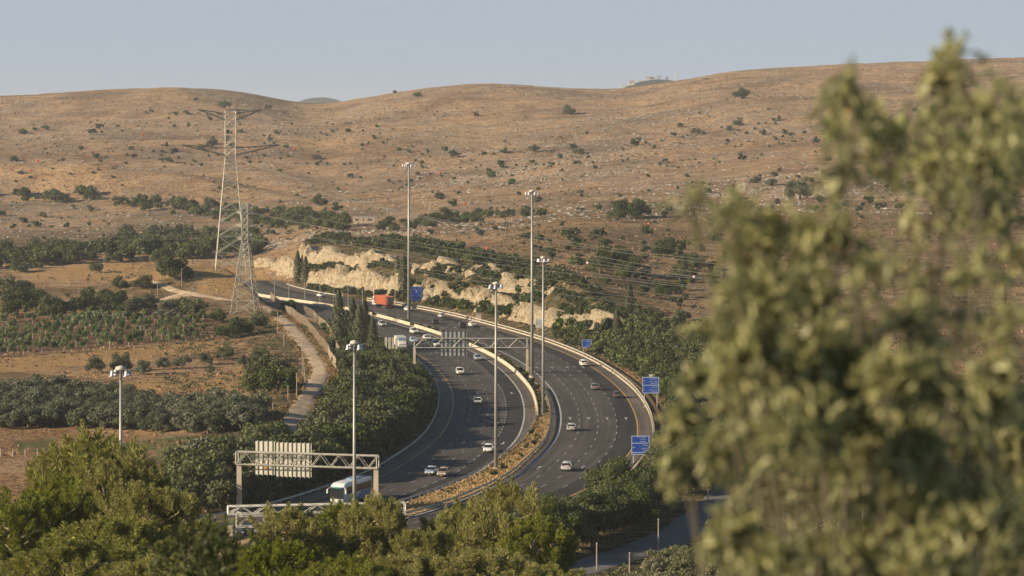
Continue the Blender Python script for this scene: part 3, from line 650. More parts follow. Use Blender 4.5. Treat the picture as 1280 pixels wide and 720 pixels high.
# trees between right carriageway and service road
G8=[(-6,412),(2,440),(9,462),(17,492),(27,540),(31.5,600),(34,655),(60,655),(52,600),(46,560),(32,520),(25,492),(18.5,462),(12,440),(3,418)]
scatter('bigoak',G8,5.8,(.92,1.25),'dense dark green oak between right carriageway and service road','oaks along the service road',world=True,cond=offsv(5.8))
scatter('weed',[(12,395),(20,425),(28,450),(35,470),(41,500),(46,560),(60,640),(100,640),(95,500),(70,400)],2.5,(.9,1.6),'pale grey green shrub on the slope right of the service road','grey green shrubs by the service road',world=True,cond=offsv(5.2),cap=900)
scatter('bigoak',[(60,480),(70,560),(66,655),(130,655),(120,480)],11,(.7,1.0),'oak seen through the blurred branches at right','oaks behind the blurred branches',world=True)
# cypresses
for px,py,s,lab in ((423,424,1.35,'tallest cypress of the row, leftmost above the bank'),(433,422,.9,'short cypress tucked beside the tallest one of the row'),(441,424,1.2,'second tall cypress of the row above the bank'),(449,426,1.1,'cypress in the middle of the row above the bank'),(456,424,1.25,'fourth tall cypress of the row above the bank'),(466,430,.95,'rightmost cypress of the row, nearest the left carriageway'),
  (491,500,1.0,'slender cypress standing alone on the wooded bank near the curve')):
    D=F*(HC-2.5)/(py-HY); plant('cypress',at(px,D),D,lab,None,s)
for px,py,s,lab in ((372,355,1.05,'left of two dark cypresses in front of the pale rock at the top bend'),(382,355,.95,'right of two dark cypresses in front of the pale rock at the top bend'),(505,372,1.25,'dark cypress behind the tallest left lamp mast'),(726,412,.7,'small cypress just left of the small blue sign'),(787,396,.85,'slim cypress alone on the lower right slope'),(771,424,.8,'cypress among the trees behind the outer barrier')):
    h=hit(px,py); plant('cypress',h[0],h[1],lab,None,s)
# median planting
g=random.Random(5)
for D in np.arange(640,965,3.4):
    s_=arcof(D,1.2); p=atarc(s_,g.uniform(.6,1.9)); k=g.choice(['bush','dry','bush','dry','weed'])
    plant(k,p.x,p.y,'low clipped shrub in the planted median','shrubs of the planted median',g.uniform(.45,.75),z=.1)
for D in np.arange(505,640,5):
    s_=arcof(D,1.2); p=atarc(s_,g.uniform(-.2,2.0)); plant('dry' if g.random()<.75 else 'bush',p.x,p.y,'small shrub in the straw coloured part of the median','shrubs of the dry median',g.uniform(.4,.7),z=.1)
# hillside shrubs
cand=[]
g=np.random.default_rng(21)
for _ in range(4200):
    px=g.uniform(-40,1320); py=g.uniform(125,300)
    h=hit(px,py,1100,2650)
    if h is None: continue
    dens=.03+1.15*max(0,float(fbm(np.array([h[0]]),np.array([h[1]]),130,3)[0])-.08)+(.12 if py>190 else 0)
    if g.random()<dens*.62: cand.append(h)
cand=sorted(cand,key=lambda c:c[1]); 
for c in cand:
    plant('bush',c[0],c[1],'small dark shrub dotted over the dry hillside','shrubs dotted over the dry hills',float(g.uniform(.55,.9)+1.5*g.random()**4))
def flush_queue():
    QUEUE[:]=[e for e in QUEUE if not (e[5] and any(a<640+F*e[2]/e[3]<b and c<e[3]<d for a,b,c,d in ((434,474,1180,1560),(662,697,835,905),(725,742,780,812),(796,830,590,664),(768,832,492,556),(508,534,985,1014))))]
    for fam,nm in ((('oak','bigoak'),'distant_oaks'),(('bush','weed','dry'),'distant_shrubs')):
        q=sorted([e for e in QUEUE if e[1] in fam and 640+F*e[2]/e[3]<1330],key=lambda e:-e[0])
        for e in q[:298]: plant(e[1],e[2],e[3],e[4],e[5],e[6],e[7],e[8],now=True)
        g=np.random.default_rng(71); byk={}
        for e in q[298:]: byk.setdefault({'bigoak':'oak'}.get(e[1],e[1]),[]).append(e)
        VV=[];TT=[];MI=[];mats=[]; 
        for k,L in byk.items():
            for vi,(cm,tm) in enumerate(PR[k]):
                sub=L[vi::len(PR[k])]
                if not sub: continue
                co=np.empty(len(cm.vertices)*3,np.float32); cm.vertices.foreach_get('co',co); co=co.reshape(-1,4,3)
                mt=cm.materials[0]
                if mt not in mats: mats.append(mt)
                for e in sub:
                    f=min(1,max(.12,(650/e[3])**1.3))*(.55 if k=='oak' else .75); c=co[g.random(len(co))<f]; ctr=c.mean(1,keepdims=True); c=ctr+(c-ctr)*min(2.6,(1/f)**.5)
                    a=g.random()*6.28; cs,sn=math.cos(a),math.sin(a); sx=e[6]*g.uniform(.9,1.1); sz_=(e[7] or e[6]); z=(hz(e[2],e[3]) if e[8] is None else e[8])-.1
                    w_=np.stack([(c[...,0]*cs-c[...,1]*sn)*sx+e[2],(c[...,0]*sn+c[...,1]*cs)*sx+e[3],c[...,2]*sz_+z],-1)
                    VV.append(w_.reshape(-1,3)); TT.append(np.full(len(c),g.uniform(-.25,.25),np.float32)); MI.append(np.full(len(c),mats.index(mt),np.int32))
        if not VV: continue
        V=np.concatenate(VV); me=np_mesh(nm,V,np.arange(len(V)).reshape(-1,4)); 
        for mt in mats: me.materials.append(mt)
        me.polygons.foreach_set('material_index',np.concatenate(MI)[:len(me.polygons)])
        a=me.attributes.new('tint','FLOAT','FACE'); a.data.foreach_set('value',np.concatenate(TT)[:len(me.polygons)])
        tag(link(nm,me),kind='stuff')
# ------------------------------------------------------------------ ground cover nobody could count
def cluster_stuff(name, pts, per, size, spread, mat, seed, hgt=.5):
    g=np.random.default_rng(seed); P=np.array(pts); n=len(P)*per; k=np.repeat(np.arange(len(P)),per); sc=np.repeat(P[:,3],per)
    o=unit(n,g)*g.random((n,1))**.4; o[:,2]=abs(o[:,2])*hgt; C=P[k,:3]+o*(sc*spread)[:,None]; nn=unit(n,g)*.7+o; nn/=np.linalg.norm(nn,axis=1)[:,None]
    V,Fq=leafquads(C,nn,size*sc,g,.8); me=np_mesh(name,V,Fq); return link(name,me,mat)
def field(n, x0,x1,d0,d1, smin,smax, seed, dens=None, margin=27):
    g=np.random.default_rng(seed); D=np.sqrt(g.random(n)*(d1**2-d0**2)+d0**2); X=(g.uniform(x0,x1,n)-640)*D/F
    rd=roaddist(X,D); ok=((rd>margin)|(rd<-margin+3))
    if dens is not None: ok&=g.random(n)<dens(X,D)
    X=X[ok];D=D[ok]; tr=np.min(np.hypot(X[:,None]-TR[None,:,0],D[:,None]-TR[None,:,1]),1)>2.6; sv_=np.min(np.hypot(X[:,None]-SV[None,::2,0],D[:,None]-SV[None,::2,1]),1)>5; k=tr&sv_; X=X[k];D=D[k]
    return np.c_[X,D,H(X,D),g.uniform(smin,smax,len(X))]
dn=lambda X,D: .15+.85*sst(fbm(X,D,45,3),-.1,.3)
tag(cluster_stuff('dry_grass',field(9000,-60,1340,560,1250,.5,1.2,1,dn),9,.45,1.0,f_dry,31,.6),kind='stuff')
tag(cluster_stuff('low_scrub',field(9000,-60,1340,1150,2600,.6,1.5,2,dn),7,.6,1.0,f_bush,32,.6),kind='stuff')
tag(cluster_stuff('low_scrub',field(5000,620,1340,640,1250,.6,1.3,3,dn),9,.4,1.0,f_bush,33,.6),kind='stuff')
tag(cluster_stuff('dry_grass',field(7000,600,1340,640,1300,.6,1.3,4,dn),9,.4,1.0,f_dry,34,.6),kind='stuff')
tag(cluster_stuff('low_scrub',field(5000,200,560,400,900,.5,1.2,6,dn),9,.35,1.0,f_bush,35,.7),kind='stuff')
tag(cluster_stuff('low_scrub',field(6000,700,1340,400,700,.5,1.2,8),10,.3,1.0,f_weed,36,.7),kind='stuff')
ptsT=[]; gT=random.Random(19)
for q in TR[::1]:
    for s_ in (-1,1):
        for _ in range(3):
            x_,y_=q[0]+s_*gT.uniform(1.5,4.2),q[1]+gT.uniform(-1.5,1.5); ptsT.append((x_,y_,hz(x_,y_),gT.uniform(.25,.8)))
tag(cluster_stuff('dry_grass',ptsT,12,.42,1.0,f_dry,51,.8),kind='stuff')
# straw in the median
pts=[]; g=random.Random(9)
for _ in range(3200):
    D=g.uniform(450,660); s_=arcof(D,1); p=atarc(s_,g.uniform(float(np.interp(D,[470,560,640],[-2.7,-2,-.2])),float(np.interp(D,[470,550,640],[4.1,3.1,2.5])))); pts.append((p.x,p.y,.1,g.uniform(.25,.5)))
tag(cluster_stuff('dry_grass',pts,14,.45,1.0,f_straw,37,1.0),kind='stuff')
# limestone rocks strewn over the hills
g=np.random.default_rng(41); Pk=field(42000,-60,1340,1250,2650,.2,1.0,42,lambda X,D:.28+.72*sst(fbm(X+300,D*.5,150,4),-.1,.3))
ico=np.array([(0,0,1),(.9,0,.3),(.28,.85,.3),(-.72,.53,.3),(-.72,-.53,.3),(.28,-.85,.3)],float); fc=np.array([(0,1,2),(0,2,3),(0,3,4),(0,4,5),(0,5,1)])
n=len(Pk); sc=Pk[:,3]; th=g.random(n)*6.28; V=ico[None]*(sc[:,None,None])*(.6+.8*g.random((n,6,1)))*np.array([1.5,1.0,.75]); c,s=np.cos(th),np.sin(th)
V=np.stack([V[...,0]*c[:,None]-V[...,1]*s[:,None],V[...,0]*s[:,None]+V[...,1]*c[:,None],V[...,2]],-1)+Pk[:,None,:3]-np.array([0,0,.1])
me=np_mesh('loose_rocks',V.reshape(-1,3),(fc[None]+np.arange(n)[:,None,None]*6).reshape(-1,3))
stone=plain('pale_limestone',(.46,.42,.36),.9,var=.3,scale=.4)
tag(link('loose_rocks',me,stone),kind='stuff')

# ------------------------------------------------------------------ rock cutting
cliffm,nt,b=newmat('cut_rock'); co=N(nt,'ShaderNodeTexCoord').outputs['Object']; mp=N(nt,'ShaderNodeMapping',inp={'Scale':(.8,.8,.7)}); nt.links.new(co,mp.inputs[0])
nA=noise(nt,mp.outputs[0],.5,7,.7); c_=mix(nt,(.54,.42,.26),(.78,.67,.48),ramp(nt,nA,.38,.62)); nB=noise(nt,mp.outputs[0],1.6,6,.75)
nt.links.new(mix(nt,c_,(.20,.14,.075),ramp(nt,nB,.55,.62,0,.85)),b.inputs['Base Color']); b.inputs['Roughness'].default_value=.95
bp=N(nt,'ShaderNodeBump',inp={'Strength':1,'Distance':2.2}); nt.links.new(nB,bp.inputs['Height']); nt.links.new(bp.outputs[0],b.inputs['Normal'])
def cliff(pts, seed, dens=True, lo=.3):
    """pts: (px, py_foot, py_top, D) along the face"""
    P=np.array([(at(px,D),D,HC-(pf-HY)*D/F,HC-(pt-HY)*D/F) for px,pf,pt,D in pts]); Q_=resample(P,.6); n=len(Q_); m_=14
    t=np.gradient(Q_[:,:2],axis=0); t/=np.linalg.norm(t,axis=1)[:,None]; nr=np.c_[t[:,1],-t[:,0]]; s=np.arange(n)*.6
    g_=np.random.default_rng(seed); V=[]
    saw=.62+.5*fbm(s+seed*31,0*s,11,2)+.55*(((s/3.7+fbm(s,0*s+seed,6,2)*.8)%1.0)-.55)+.25*fbm(s,0*s+9,1.6,2); saw=np.clip(saw,lo,1.2)
    for i in range(n):
        for k in range(m_+2):
            u=min(k/m_,1); zf=Q_[i,2]-1.6; zt=Q_[i,2]+(Q_[i,3]-Q_[i,2])*saw[i]+.3
            z=zf+(zt-zf)*u; off=(1-u)*1.8+2.0*float(fbm(np.array([s[i]*.9]),np.array([z*.7+seed]),3.2,4)[0])+ .8*float(fbm(np.array([s[i]*1.3+40]),np.array([z*1.5]),1.3,2)[0]) + .9*float(vnoise(np.array([s[i]/6]),np.array([seed*1.0]))[0])*3
            if k==m_+1: off-=5.0; z-=1.3
            q=Q_[i,:2]+nr[i]*off*(1 if True else 0); q=q-np.array([0,1])*0; V.append((q[0],q[1],z))
    w_=m_+2; Fs=[(i*w_+k,(i+1)*w_+k,(i+1)*w_+k+1,i*w_+k+1) for i in range(n-1) for k in range(w_-1)]
    return tag(link('rock_face',np_mesh('rock_face',V,np.array(Fs)),cliffm),kind='structure')
cliff([(246,334,322,1245),(300,335,324,1235),(345,340,324,1185),(372,343,324,1160)],1)
cliff([(388,354,334,1108),(420,357,335,1085),(462,361,338,1052),(500,366,344,1032)],2)
cliff([(518,371,346,1024),(560,378,357,996),(600,384,362,966),(640,392,373,932)],3,lo=.0)
cliff([(642,393,376,924),(665,396,382,893),(686,401,388,868),(722,404,386,846),(758,404,390,822)],4,lo=.0)
cliff([(374,324,306,1135),(400,324,306,1128),(430,326,308,1100),(462,330,313,1080),(502,334,318,1064)],5)
cliff([(506,338,317,1058),(540,342,320,1036),(575,347,328,1012),(620,353,334,984)],6,lo=-.1)
cliff([(622,356,342,974),(655,361,348,944),(680,364,351,919),(704,368,355,898)],7,lo=-.2)
# shrubs growing up in front of and along the ledges of the cutting
g=random.Random(77)
for P,lab,grp in (((( 388,356,1098),(462,364,1043),(500,369,1026),(560,380,984),(600,385,960),(640,393,930),(690,404,862),(756,408,820)),'green shrub at the foot of the pale rock cutting','shrubs at the foot of the cutting'),
            (((376,330,1126),(430,332,1092),(502,340,1058),(575,351,1012),(620,357,984),(700,372,898)),'green shrub on the ledge between the two rock faces','shrubs on the rock ledge')):
    W_=resample(np.array([(at(a,D),D,HC-(y-HY)*D/F) for a,y,D in P]),1.15)
    for i,q in enumerate(W_):
        if g.random()<.18: continue
        s=g.uniform(.75,1.4)*(1.25 if (i%8)<4 else .5)*(1.0 if q[1]>1030 else 1.25); plant('bush',q[0]+g.uniform(-1,1),q[1]+g.uniform(-1.5,2.5),lab,grp,s,z=max(hz(q[0],q[1]),q[2]-1.5)-.2)

flush_queue()
# ------------------------------------------------------------------ foreground pines
def mk_pine(s):
    g=np.random.default_rng(800+s); h=15; nb=40
    th=np.arange(nb)*2.4+g.random(nb)*.8; t=np.linspace(.1,1,nb); rr=(4.9*np.sin(np.pi*np.clip(1-t*.88,0,1))**.7)*(.55+.5*g.random(nb)); rr[-3:]*=.4
    Lc=np.c_[rr*np.cos(th),rr*np.sin(th),3.2+t*(h-5.0)+g.normal(size=nb)*.4]; Lr=.8+.7*g.random(nb)*(1-t*.3)
    npl=330; k=g.choice(nb,npl,p=Lr**2/np.sum(Lr**2)); d=unit(npl,g); d[:,2]=np.abs(d[:,2])*1.0-.25; 
    P=Lc[k]+d*Lr[k][:,None]; ax=d*.38+np.array([.15,0,1.0])+.16*unit(npl,g); ax/=np.linalg.norm(ax,axis=1)[:,None]
    Lp=1.2+1.1*g.random(npl); per=150; kk=np.repeat(np.arange(npl),per); u=g.random(npl*per)**.8
    rad=.45*np.sin(np.pi*np.clip(u*.85+.12,0,1))*(.5+.6*g.random(npl*per)); o=unit(npl*per,g); o-=ax[kk]*np.sum(o*ax[kk],1)[:,None]; o/=np.linalg.norm(o,axis=1)[:,None]
    C=P[kk]+ax[kk]*(u*Lp[kk])[:,None]+o*rad[:,None]; nd=ax[kk]*1.0+o*.75; nd/=np.linalg.norm(nd,axis=1)[:,None]
    nrm=np.cross(nd,unit(len(C),g)); nrm/=np.linalg.norm(nrm,axis=1)[:,None]; a=nd*.20; b_=np.cross(nd,nrm)*.032
    V=np.stack([C-a-b_,C-a+b_,C+a+b_*.4,C+a-b_*.4],1).reshape(-1,3)
    n2=1500; k2=g.choice(nb,n2,p=Lr**2/np.sum(Lr**2)); C2=Lc[k2]+unit(n2,g)*(Lr[k2]*g.random(n2)**.4*1.02)[:,None]; V2,_=leafquads(C2,unit(n2,g),.34,g,.4)
    V=np.concatenate([V,V2]); cm=np_mesh('crown',V,np.arange(len(V)).reshape(-1,4))
    mb=MB(); mb.tube([(0,0,-1),(.15,.1,5),(-.1,.2,9),(.1,0,13.5)],[.34,.26,.17,.05],None,8)
    for i in range(0,nb-2):
        c=Vector(Lc[i]); b0=Vector((0,.1,c.z-1.6)); mb.tube([b0,(b0+c)/2+Vector((0,0,-.1)),c,c+Vector((c.x*.12,c.y*.12,Lr[i]*.8))],[.13,.09,.06,.02],None,5)
    me=bpy.data.meshes.new('trunk'); me.from_pydata([tuple(v) for v in mb.v],[],mb.f); me.update()
    cm.materials.append(f_pine); me.materials.append(bark_pale); return cm,me
PINES=[mk_pine(s) for s in range(4)]
def pine(px,top,D,r,lab,var,dz=0):
    X=at(px,D); z0=hz(X,D); zt=HC-(top-HY)*D/F; cm,tm=PINES[var]; t=empty('pine_tree',(X,D,z0-.2),rnd.random()*6.28,lab,'pine tree')
    sx=r/5.2; t.scale=(sx,sx,(zt-z0)/15.4); link('crown',cm,None,t); link('trunk',tm,None,t)
for a in ((112,531,250,5.6,'tallest foreground pine at left, below the near left lamp mast',0),(158,556,246,4.4,'pine leaning right of the tallest left foreground pine',1),
  (188,594,218,4.4,'broad pine in front of the tallest left foreground pine',2),(70,590,240,4.2,'pine filling the left flank below the tallest left pine',3),(140,640,200,4.4,'pine low in front, beneath the broad left pine',0),(22,612,236,4.6,'dark pine at the left picture edge',1),
  (246,640,226,2.8,'narrow pine left of the lower white gantry truss',2),(86,672,188,4.4,'nearest pine at the bottom left, clear pointed tips',3),(205,690,180,4.0,'nearest pine at the bottom, under the broad left pine',1),(0,690,190,4.2,'pine in the bottom left corner',2),
  (372,630,226,3.8,'golden pine crossing the middle of the white gantry truss',3),(432,624,242,3.4,'pine in front of the white coach',1),(470,614,238,3.8,'pine at the foot of the right column of the big gantry',0),(530,652,226,3.0,'pine between the coach and the straw coloured median',2),
  (582,626,240,3.6,'pine with bare pale limbs in front of the median, left one',1),(628,600,234,4.2,'tallest pine of the central group, overlapping the straw median',3),(668,640,228,3.6,'pine at the right end of the central pine group',0),
  (345,668,196,3.0,'low pine at the bottom left of the central group',2),(430,690,192,4.0,'low pine at the bottom beneath the coach',3),(520,686,194,4.2,'low pine at the bottom below the median',0),(610,684,194,4.2,'low pine at the bottom right of the central group',1),(690,700,205,3.4,'low dark pine at the bottom beside the oaks',2)):
    pine(*a)

# ------------------------------------------------------------------ the near olive tree, out of focus
def leaf_mesh(C, ax, nr, L, W, g):
    """six-cornered pointed leaves with a slight fold"""
    s=np.cross(ax,nr); s/=np.linalg.norm(s,axis=1)[:,None]; L=L[:,None]*.5; W=W[:,None]*.5; k=nr*W*.35
    V=np.stack([C-ax*L, C-ax*L*.35+s*W+k, C+ax*L*.45+s*W*.8+k, C+ax*L, C+ax*L*.45-s*W*.8+k, C-ax*L*.35-s*W+k],1).reshape(-1,3)
    return V,np.arange(6*len(C)).reshape(-1,6)
def near_tree(name, label, cat, blobs, base, mat, seed, wood, twl=.10, per=22, lf=.027):
    g=np.random.default_rng(seed); t=empty(name,base,0,label,cat); B=Vector(base); mb=MB(); VV=[]; hubs=[]
    tops=[Vector(b[0]) for b in blobs]; mid=sum(tops,Vector())/len(tops); fork=Vector((mid.x+.1,mid.y+.25,B.z+.35*(min(t_.z for t_ in tops)-B.z)))
    mb.tube([B-B,(fork-B)*.5+Vector((.05,.03,0)),fork-B],[.07,.05,.035],None,8)
    for (c,rx,rz,n) in blobs:
        c=Vector(c); e=c-B; st=(fork-B); m1=st.lerp(e,.5)+Vector((g.normal()*.06,g.normal()*.06,.05)); mb.tube([st,m1,e],[.010,.006,.002],None,5)
        o=unit(n,g)*g.random((n,1))**.4; S=np.array([rx,rx,rz])*o+np.array(c); ax=o*.45+np.array([0,0,.6])+.7*unit(n,g); ax/=np.linalg.norm(ax,axis=1)[:,None]
        for i in range(n):
            p=Vector(S[i])-B; q=p-Vector(ax[i])*twl; h=q.lerp(e,.55)
            if i%2==0: mb.tube([e.lerp(q,.1*g.random()),h,q],[.0028,.002,.0015],None,4)
            mb.tube([q,p],[.0015,.0008],None,3)
        kk=np.repeat(np.arange(n),per); u=np.tile(np.linspace(0,1,per),n); o2=unit(n*per,g); A=ax[kk]; o2-=A*np.sum(o2*A,1)[:,None]; o2/=np.linalg.norm(o2,axis=1)[:,None]
        la=A*(.75+.3*u[:,None])+o2*(.75-.45*u[:,None]); la/=np.linalg.norm(la,axis=1)[:,None]; L=lf*(.6+.7*g.random(n*per)); P=S[kk]-A*(twl*(1-u))[:,None]
        nr=np.cross(la,np.cross(A,la)+.5*unit(n*per,g)); nr/=np.linalg.norm(nr,axis=1)[:,None]
        V,_=leaf_mesh(P+la*(L*.5)[:,None],la,nr,L,L*.27,g); VV.append(V-np.array(base))
    V=np.concatenate(VV); cm=np_mesh('leaves',V,np.arange(len(V)).reshape(-1,6)); link('leaves',cm,mat,t)
    mb.build('branches',wood,t,smooth=True); return t
def blob(px,py,D,rpx,rpy,n): return ((at(px,D),D,HC-(py-HY)*D/F),rpx*D/F,rpy*D/F,n)
bl=[]
gb=random.Random(4)
for px,py,rx,ry,n in ((1195,66,10,26,5),(1188,100,30,30,9),(1166,140,45,34,10),(1240,125,45,40,12),(1062,122,24,26,8),(1040,160,20,36,8),(1085,160,40,36,14),(1120,190,45,40,12),(1175,200,55,45,20),(1225,190,45,45,18),(1268,175,35,60,18),(1050,215,14,40,5),(1230,250,50,40,14),(1160,255,40,34,8),
    (905,265,22,10,3),(872,248,10,24,3),(928,258,12,22,4),(948,275,30,36,10),(985,300,40,40,14),(1022,292,30,36,10),(925,330,30,30,9),(962,350,45,40,18),(1010,370,50,40,20),(1060,300,34,40,7),(1100,330,40,40,7),(1160,330,44,44,7),(1215,320,40,44,6),(1262,300,30,50,7),
    (1070,400,44,34,9),(1130,400,44,38,8),(1190,400,44,44,6),(1250,400,40,50,6),(915,400,26,34,8),(940,440,44,34,14),(1000,440,50,36,20),(1060,460,50,38,18),(1120,470,50,38,16),(880,470,22,26,5),(868,520,20,30,5),(1180,480,50,40,14),(1240,480,44,50,11),
    (930,510,40,36,10),(990,520,54,38,18),(1060,530,54,38,22),(1130,540,54,38,22),(1200,550,50,44,20),(1262,560,40,50,18),(846,570,12,26,3),(900,560,30,24,5),(950,580,46,30,10),(1010,600,44,34,12),(1080,600,40,30,6),(1140,620,50,40,14),(1210,630,50,44,18),(1265,650,36,50,16),
    (930,650,26,30,6),(960,700,40,34,12),(1030,680,50,36,13),(1100,680,54,36,13),(1170,700,54,36,16),(1240,710,50,36,16)):
    bl.append(blob(px+gb.uniform(-10,10),py+gb.uniform(-8,8),gb.uniform(6.2,8.2),rx*1.2,ry*1.1,max(3,int(n*(2.2 if py<420 else 4.4)))))
bl+=[blob(1350,200,7.3,60,90,20),blob(1370,400,7.3,70,90,24),blob(1350,600,7.3,70,90,26),blob(1000,790,7.1,90,50,24),blob(1130,800,7.1,90,50,24),blob(1250,800,7.1,90,50,24)]
twig=plain('olive_twig',(.12,.10,.06),.85,var=.3,scale=20)
near_tree('olive_tree','large out of focus olive tree filling the right side of the view','olive tree',bl,(1.35,7.1,hz(1.35,7.1)-.1),f_near,5,twig)
near_tree('olive_tree','dark blurred olive sapling at the bottom between the two pine groups','olive tree',[blob(235,690,24,45,40,26),blob(285,668,24,40,36,24),blob(262,720,24,70,40,30)],(at(262,24),24,hz(at(262,24),24)-.1),f_oak2,6,twig,twl=.3,per=16,lf=.06)

# ------------------------------------------------------------------ lamp masts
mastm=plain('mast_steel',(.33,.33,.30),.5,.3,var=.12,scale=.5); whitem=plain('lamp_housing_white',(.78,.76,.84),.45,var=.08,scale=2); headm=plain('mast_head_cap',(.55,.53,.45),.6,var=.25,scale=1.5); dark=plain('dark_metal',(.05,.05,.055),.5,.4)
def mast(px,D,top,label,rad=1.2,nfl=6,r0=.36,z0=0.0):
    X=at(px,D); h=HC-(top-HY)*D/F-z0; t=empty('lamp_mast',(X,D,z0),rnd.random(),label,'lamp mast','tall lamp masts of the motorway')
    MB().tube([(0,0,-.2),(0,0,h*.5),(0,0,h-.5)],[r0,r0*.72,r0*.5],None,12).build('pole',mastm,t,True); MB().tube([(0,0,-.1),(0,0,.5)],r0*1.7,n=12).build('base_plate',conc,t)
    mb=MB(); mb.tube([(0,0,h-.6),(0,0,h-.42),(0,0,h-.15),(0,0,h)],[rad*.3,rad*.58,rad*.52,rad*.1],None,14); mb.build('mast_cap',headm,t,True)
    ring=MB(); pts=[(rad*math.cos(a),rad*math.sin(a),h-.85) for a in np.linspace(0,2*math.pi,21)]; ring.tube(pts,.05,n=5,cap=False)
    for k in range(nfl): a=2*math.pi*k/nfl; ring.bar((0,0,h-.7),(rad*math.cos(a),rad*math.sin(a),h-.85),.04)
    ring.build('head_ring',dark,t)
    for k in range(nfl):
        a=2*math.pi*k/nfl; f=MB(); f.tube([(0,0,.34),(0,0,.12),(0,0,-.1),(0,0,-.3)],[.12,.2,.17,.34],None,10); o=f.build('floodlight',whitem,t,True,(rad*1.05*math.cos(a),rad*1.05*math.sin(a),h-.9),a)
        MB().tube([(0,0,-.28),(0,0,-.32)],.3,n=10).build('lens',plain('lamp_glass',(.5,.52,.6),.1),o)
mast(511,927,203,'tallest lamp mast, left of centre, standing at the upper curve by the median wall',1.75,6,.5,.05)
mast(665,730,237,'tall lamp mast in the median by the right column of the upper gantry',1.35,6,.42,.05)
mast(679,636,320,'lamp mast in the median just right of a taller one, over the white sign',1.1,6,.36,.05)
mast(620,540,352,'lamp mast in the dry median at the nearest bend',1.1,6,.36,.05)
mast(443,401,425,'lamp mast passing in front of the white coach and the near gantry',1.0,4,.3,hz(at(443,401),401))
mast(151,362,457,'lamp mast at left rising behind the foreground pines over the olive grove',1.15,4,.3,hz(at(151,362),362))
def slamp(px,D,i):
    X=at(px,D); t=empty('street_lamp',(X,D,.1),0,['second','third','fourth','fifth','sixth','last'][i-1]+' double arm street lamp counting left along the far median behind the cypresses' if i else 'double arm street lamp nearest the orange container in the far median','street lamp','street lamps of the far median')
    MB().tube([(0,0,-.3),(0,0,7.4)],.13,.08,6).build('pole',mastm,t); 
    for s in (-1,1):
        MB().bar((0,0,7.3),(s*.9,0,7.5),.06).build('arm',mastm,t); MB().box((s*1.25,0,7.5),(.9,.35,.2)).build('lamp_head',headm,t)
for i,(px,D) in enumerate(((453,968),(435,984),(417.5,997),(400,1012),(381,1030),(361,1048),(343,1066))): slamp(px,D,i)
# ------------------------------------------------------------------ timber and steel poles
polem=plain('weathered_pole',(.33,.28,.23),.85,var=.25,scale=2)
def pole(px,base,top,label,r=.11,D=None,lean=0,lamp=False,cat='pole'):
    if D is None: h_=hit(px,base); X,D,z=h_
    else: X=at(px,D); z=hz(X,D)
    h=HC-(top-HY)*D/F-z; t=empty('utility_pole',(X,D,z),0,label,cat)
    MB().tube([(0,0,-.3),(lean,0,h)],r,r*.7,6).build('post',polem,t); mb=MB(); mb.box((lean,0,h-.15),(.5 if lamp else .2,.2,.18)); mb.build('cap',palest,t)
for a in ((347,417,388,'pole on the left of the dirt track near its top'),(355,434,405,'pole on the left of the dirt track at its upper bend'),(378,481,424,'tall pole beside the middle of the dirt track'),
  (371,498,466,'pole left of the dirt track behind the dark round tree'),(360,520,482,'pole at the lower end of the dirt track'),(341,528,505,'short pole at the right end of the olive grove'),(130,347,320,'pole in front of the far oak belt, left'),(5,338,325,'short pole at the left edge by the oak belt'),
  (227,361,336,'pole beside the large bright green round tree'),(197,378,355,'slim pole at the bend of the small pale track'),(494,380,318,'tall bare pole at the foot of the rock cutting, left of the tallest mast')): pole(*a)
h_=hit(378,481); pole(382,478,430,'leaning strut pole against the tall pole by the dirt track',lean=-.8)
for px,D,top,lab in ((823,441,648,'pole on the left verge of the service road at the bottom'),(746,418,678,'pole at the bottom edge beside the service road'),(885,497,612,'pole on the service road seen through the blurred leaves'),(919,505,595,'farther pole on the service road seen through the blurred leaves'),(1079,430,545,'pole beside the small cream booth behind the blurred branches'),(787,408,690,'short pole among the grey green shrubs at the bottom'),(57,395,1,'')):
    if lab: pole(px,0,top,lab,D=D)
# ------------------------------------------------------------------ sign gantries
gal=plain('gantry_galvanised',(.40,.39,.34),.55,.25,var=.2,scale=.8); galw=plain('gantry_pale',(.62,.60,.54),.6,.1,var=.2,scale=.8); pan=plain('sign_back_aluminium',(.55,.52,.42),.5,.3,var=.2,scale=.5); pang=plain('sign_back_grey',(.40,.42,.42),.5,.3,var=.15,scale=.5); rust=plain('orange_stain',(.6,.3,.08),.8)
def truss(A,B,hh,dd,r,mat,parent,nb,name='truss'):
    A=Vector(A);B=Vector(B); u=(B-A); L=u.length; u.normalize(); v=Vector((-u.y,u.x,0)).normalized()*dd/2; up=Vector((0,0,hh)); mb=MB()
    for s in (-1,1):
        for z in (0,1): mb.bar(A+v*s+up*z,B+v*s+up*z,r)
    for i in range(nb+1):
        p=A+u*L*i/nb; 
        for z in (0,1): mb.bar(p+v+up*z,p-v+up*z,r*.5)
        if i<nb:
            q=A+u*L*(i+1)/nb; 
            for s in (-1,1): mb.bar(p+v*s+up*(i%2),q+v*s+up*((i+1)%2),r*.62)
            mb.bar(p+v+up,q-v+up,r*.45)
    for p in (A,B):
        for s in (-1,1): mb.bar(p+v*s,p+v*s+up,r)
    mb.build(name,mat,parent)
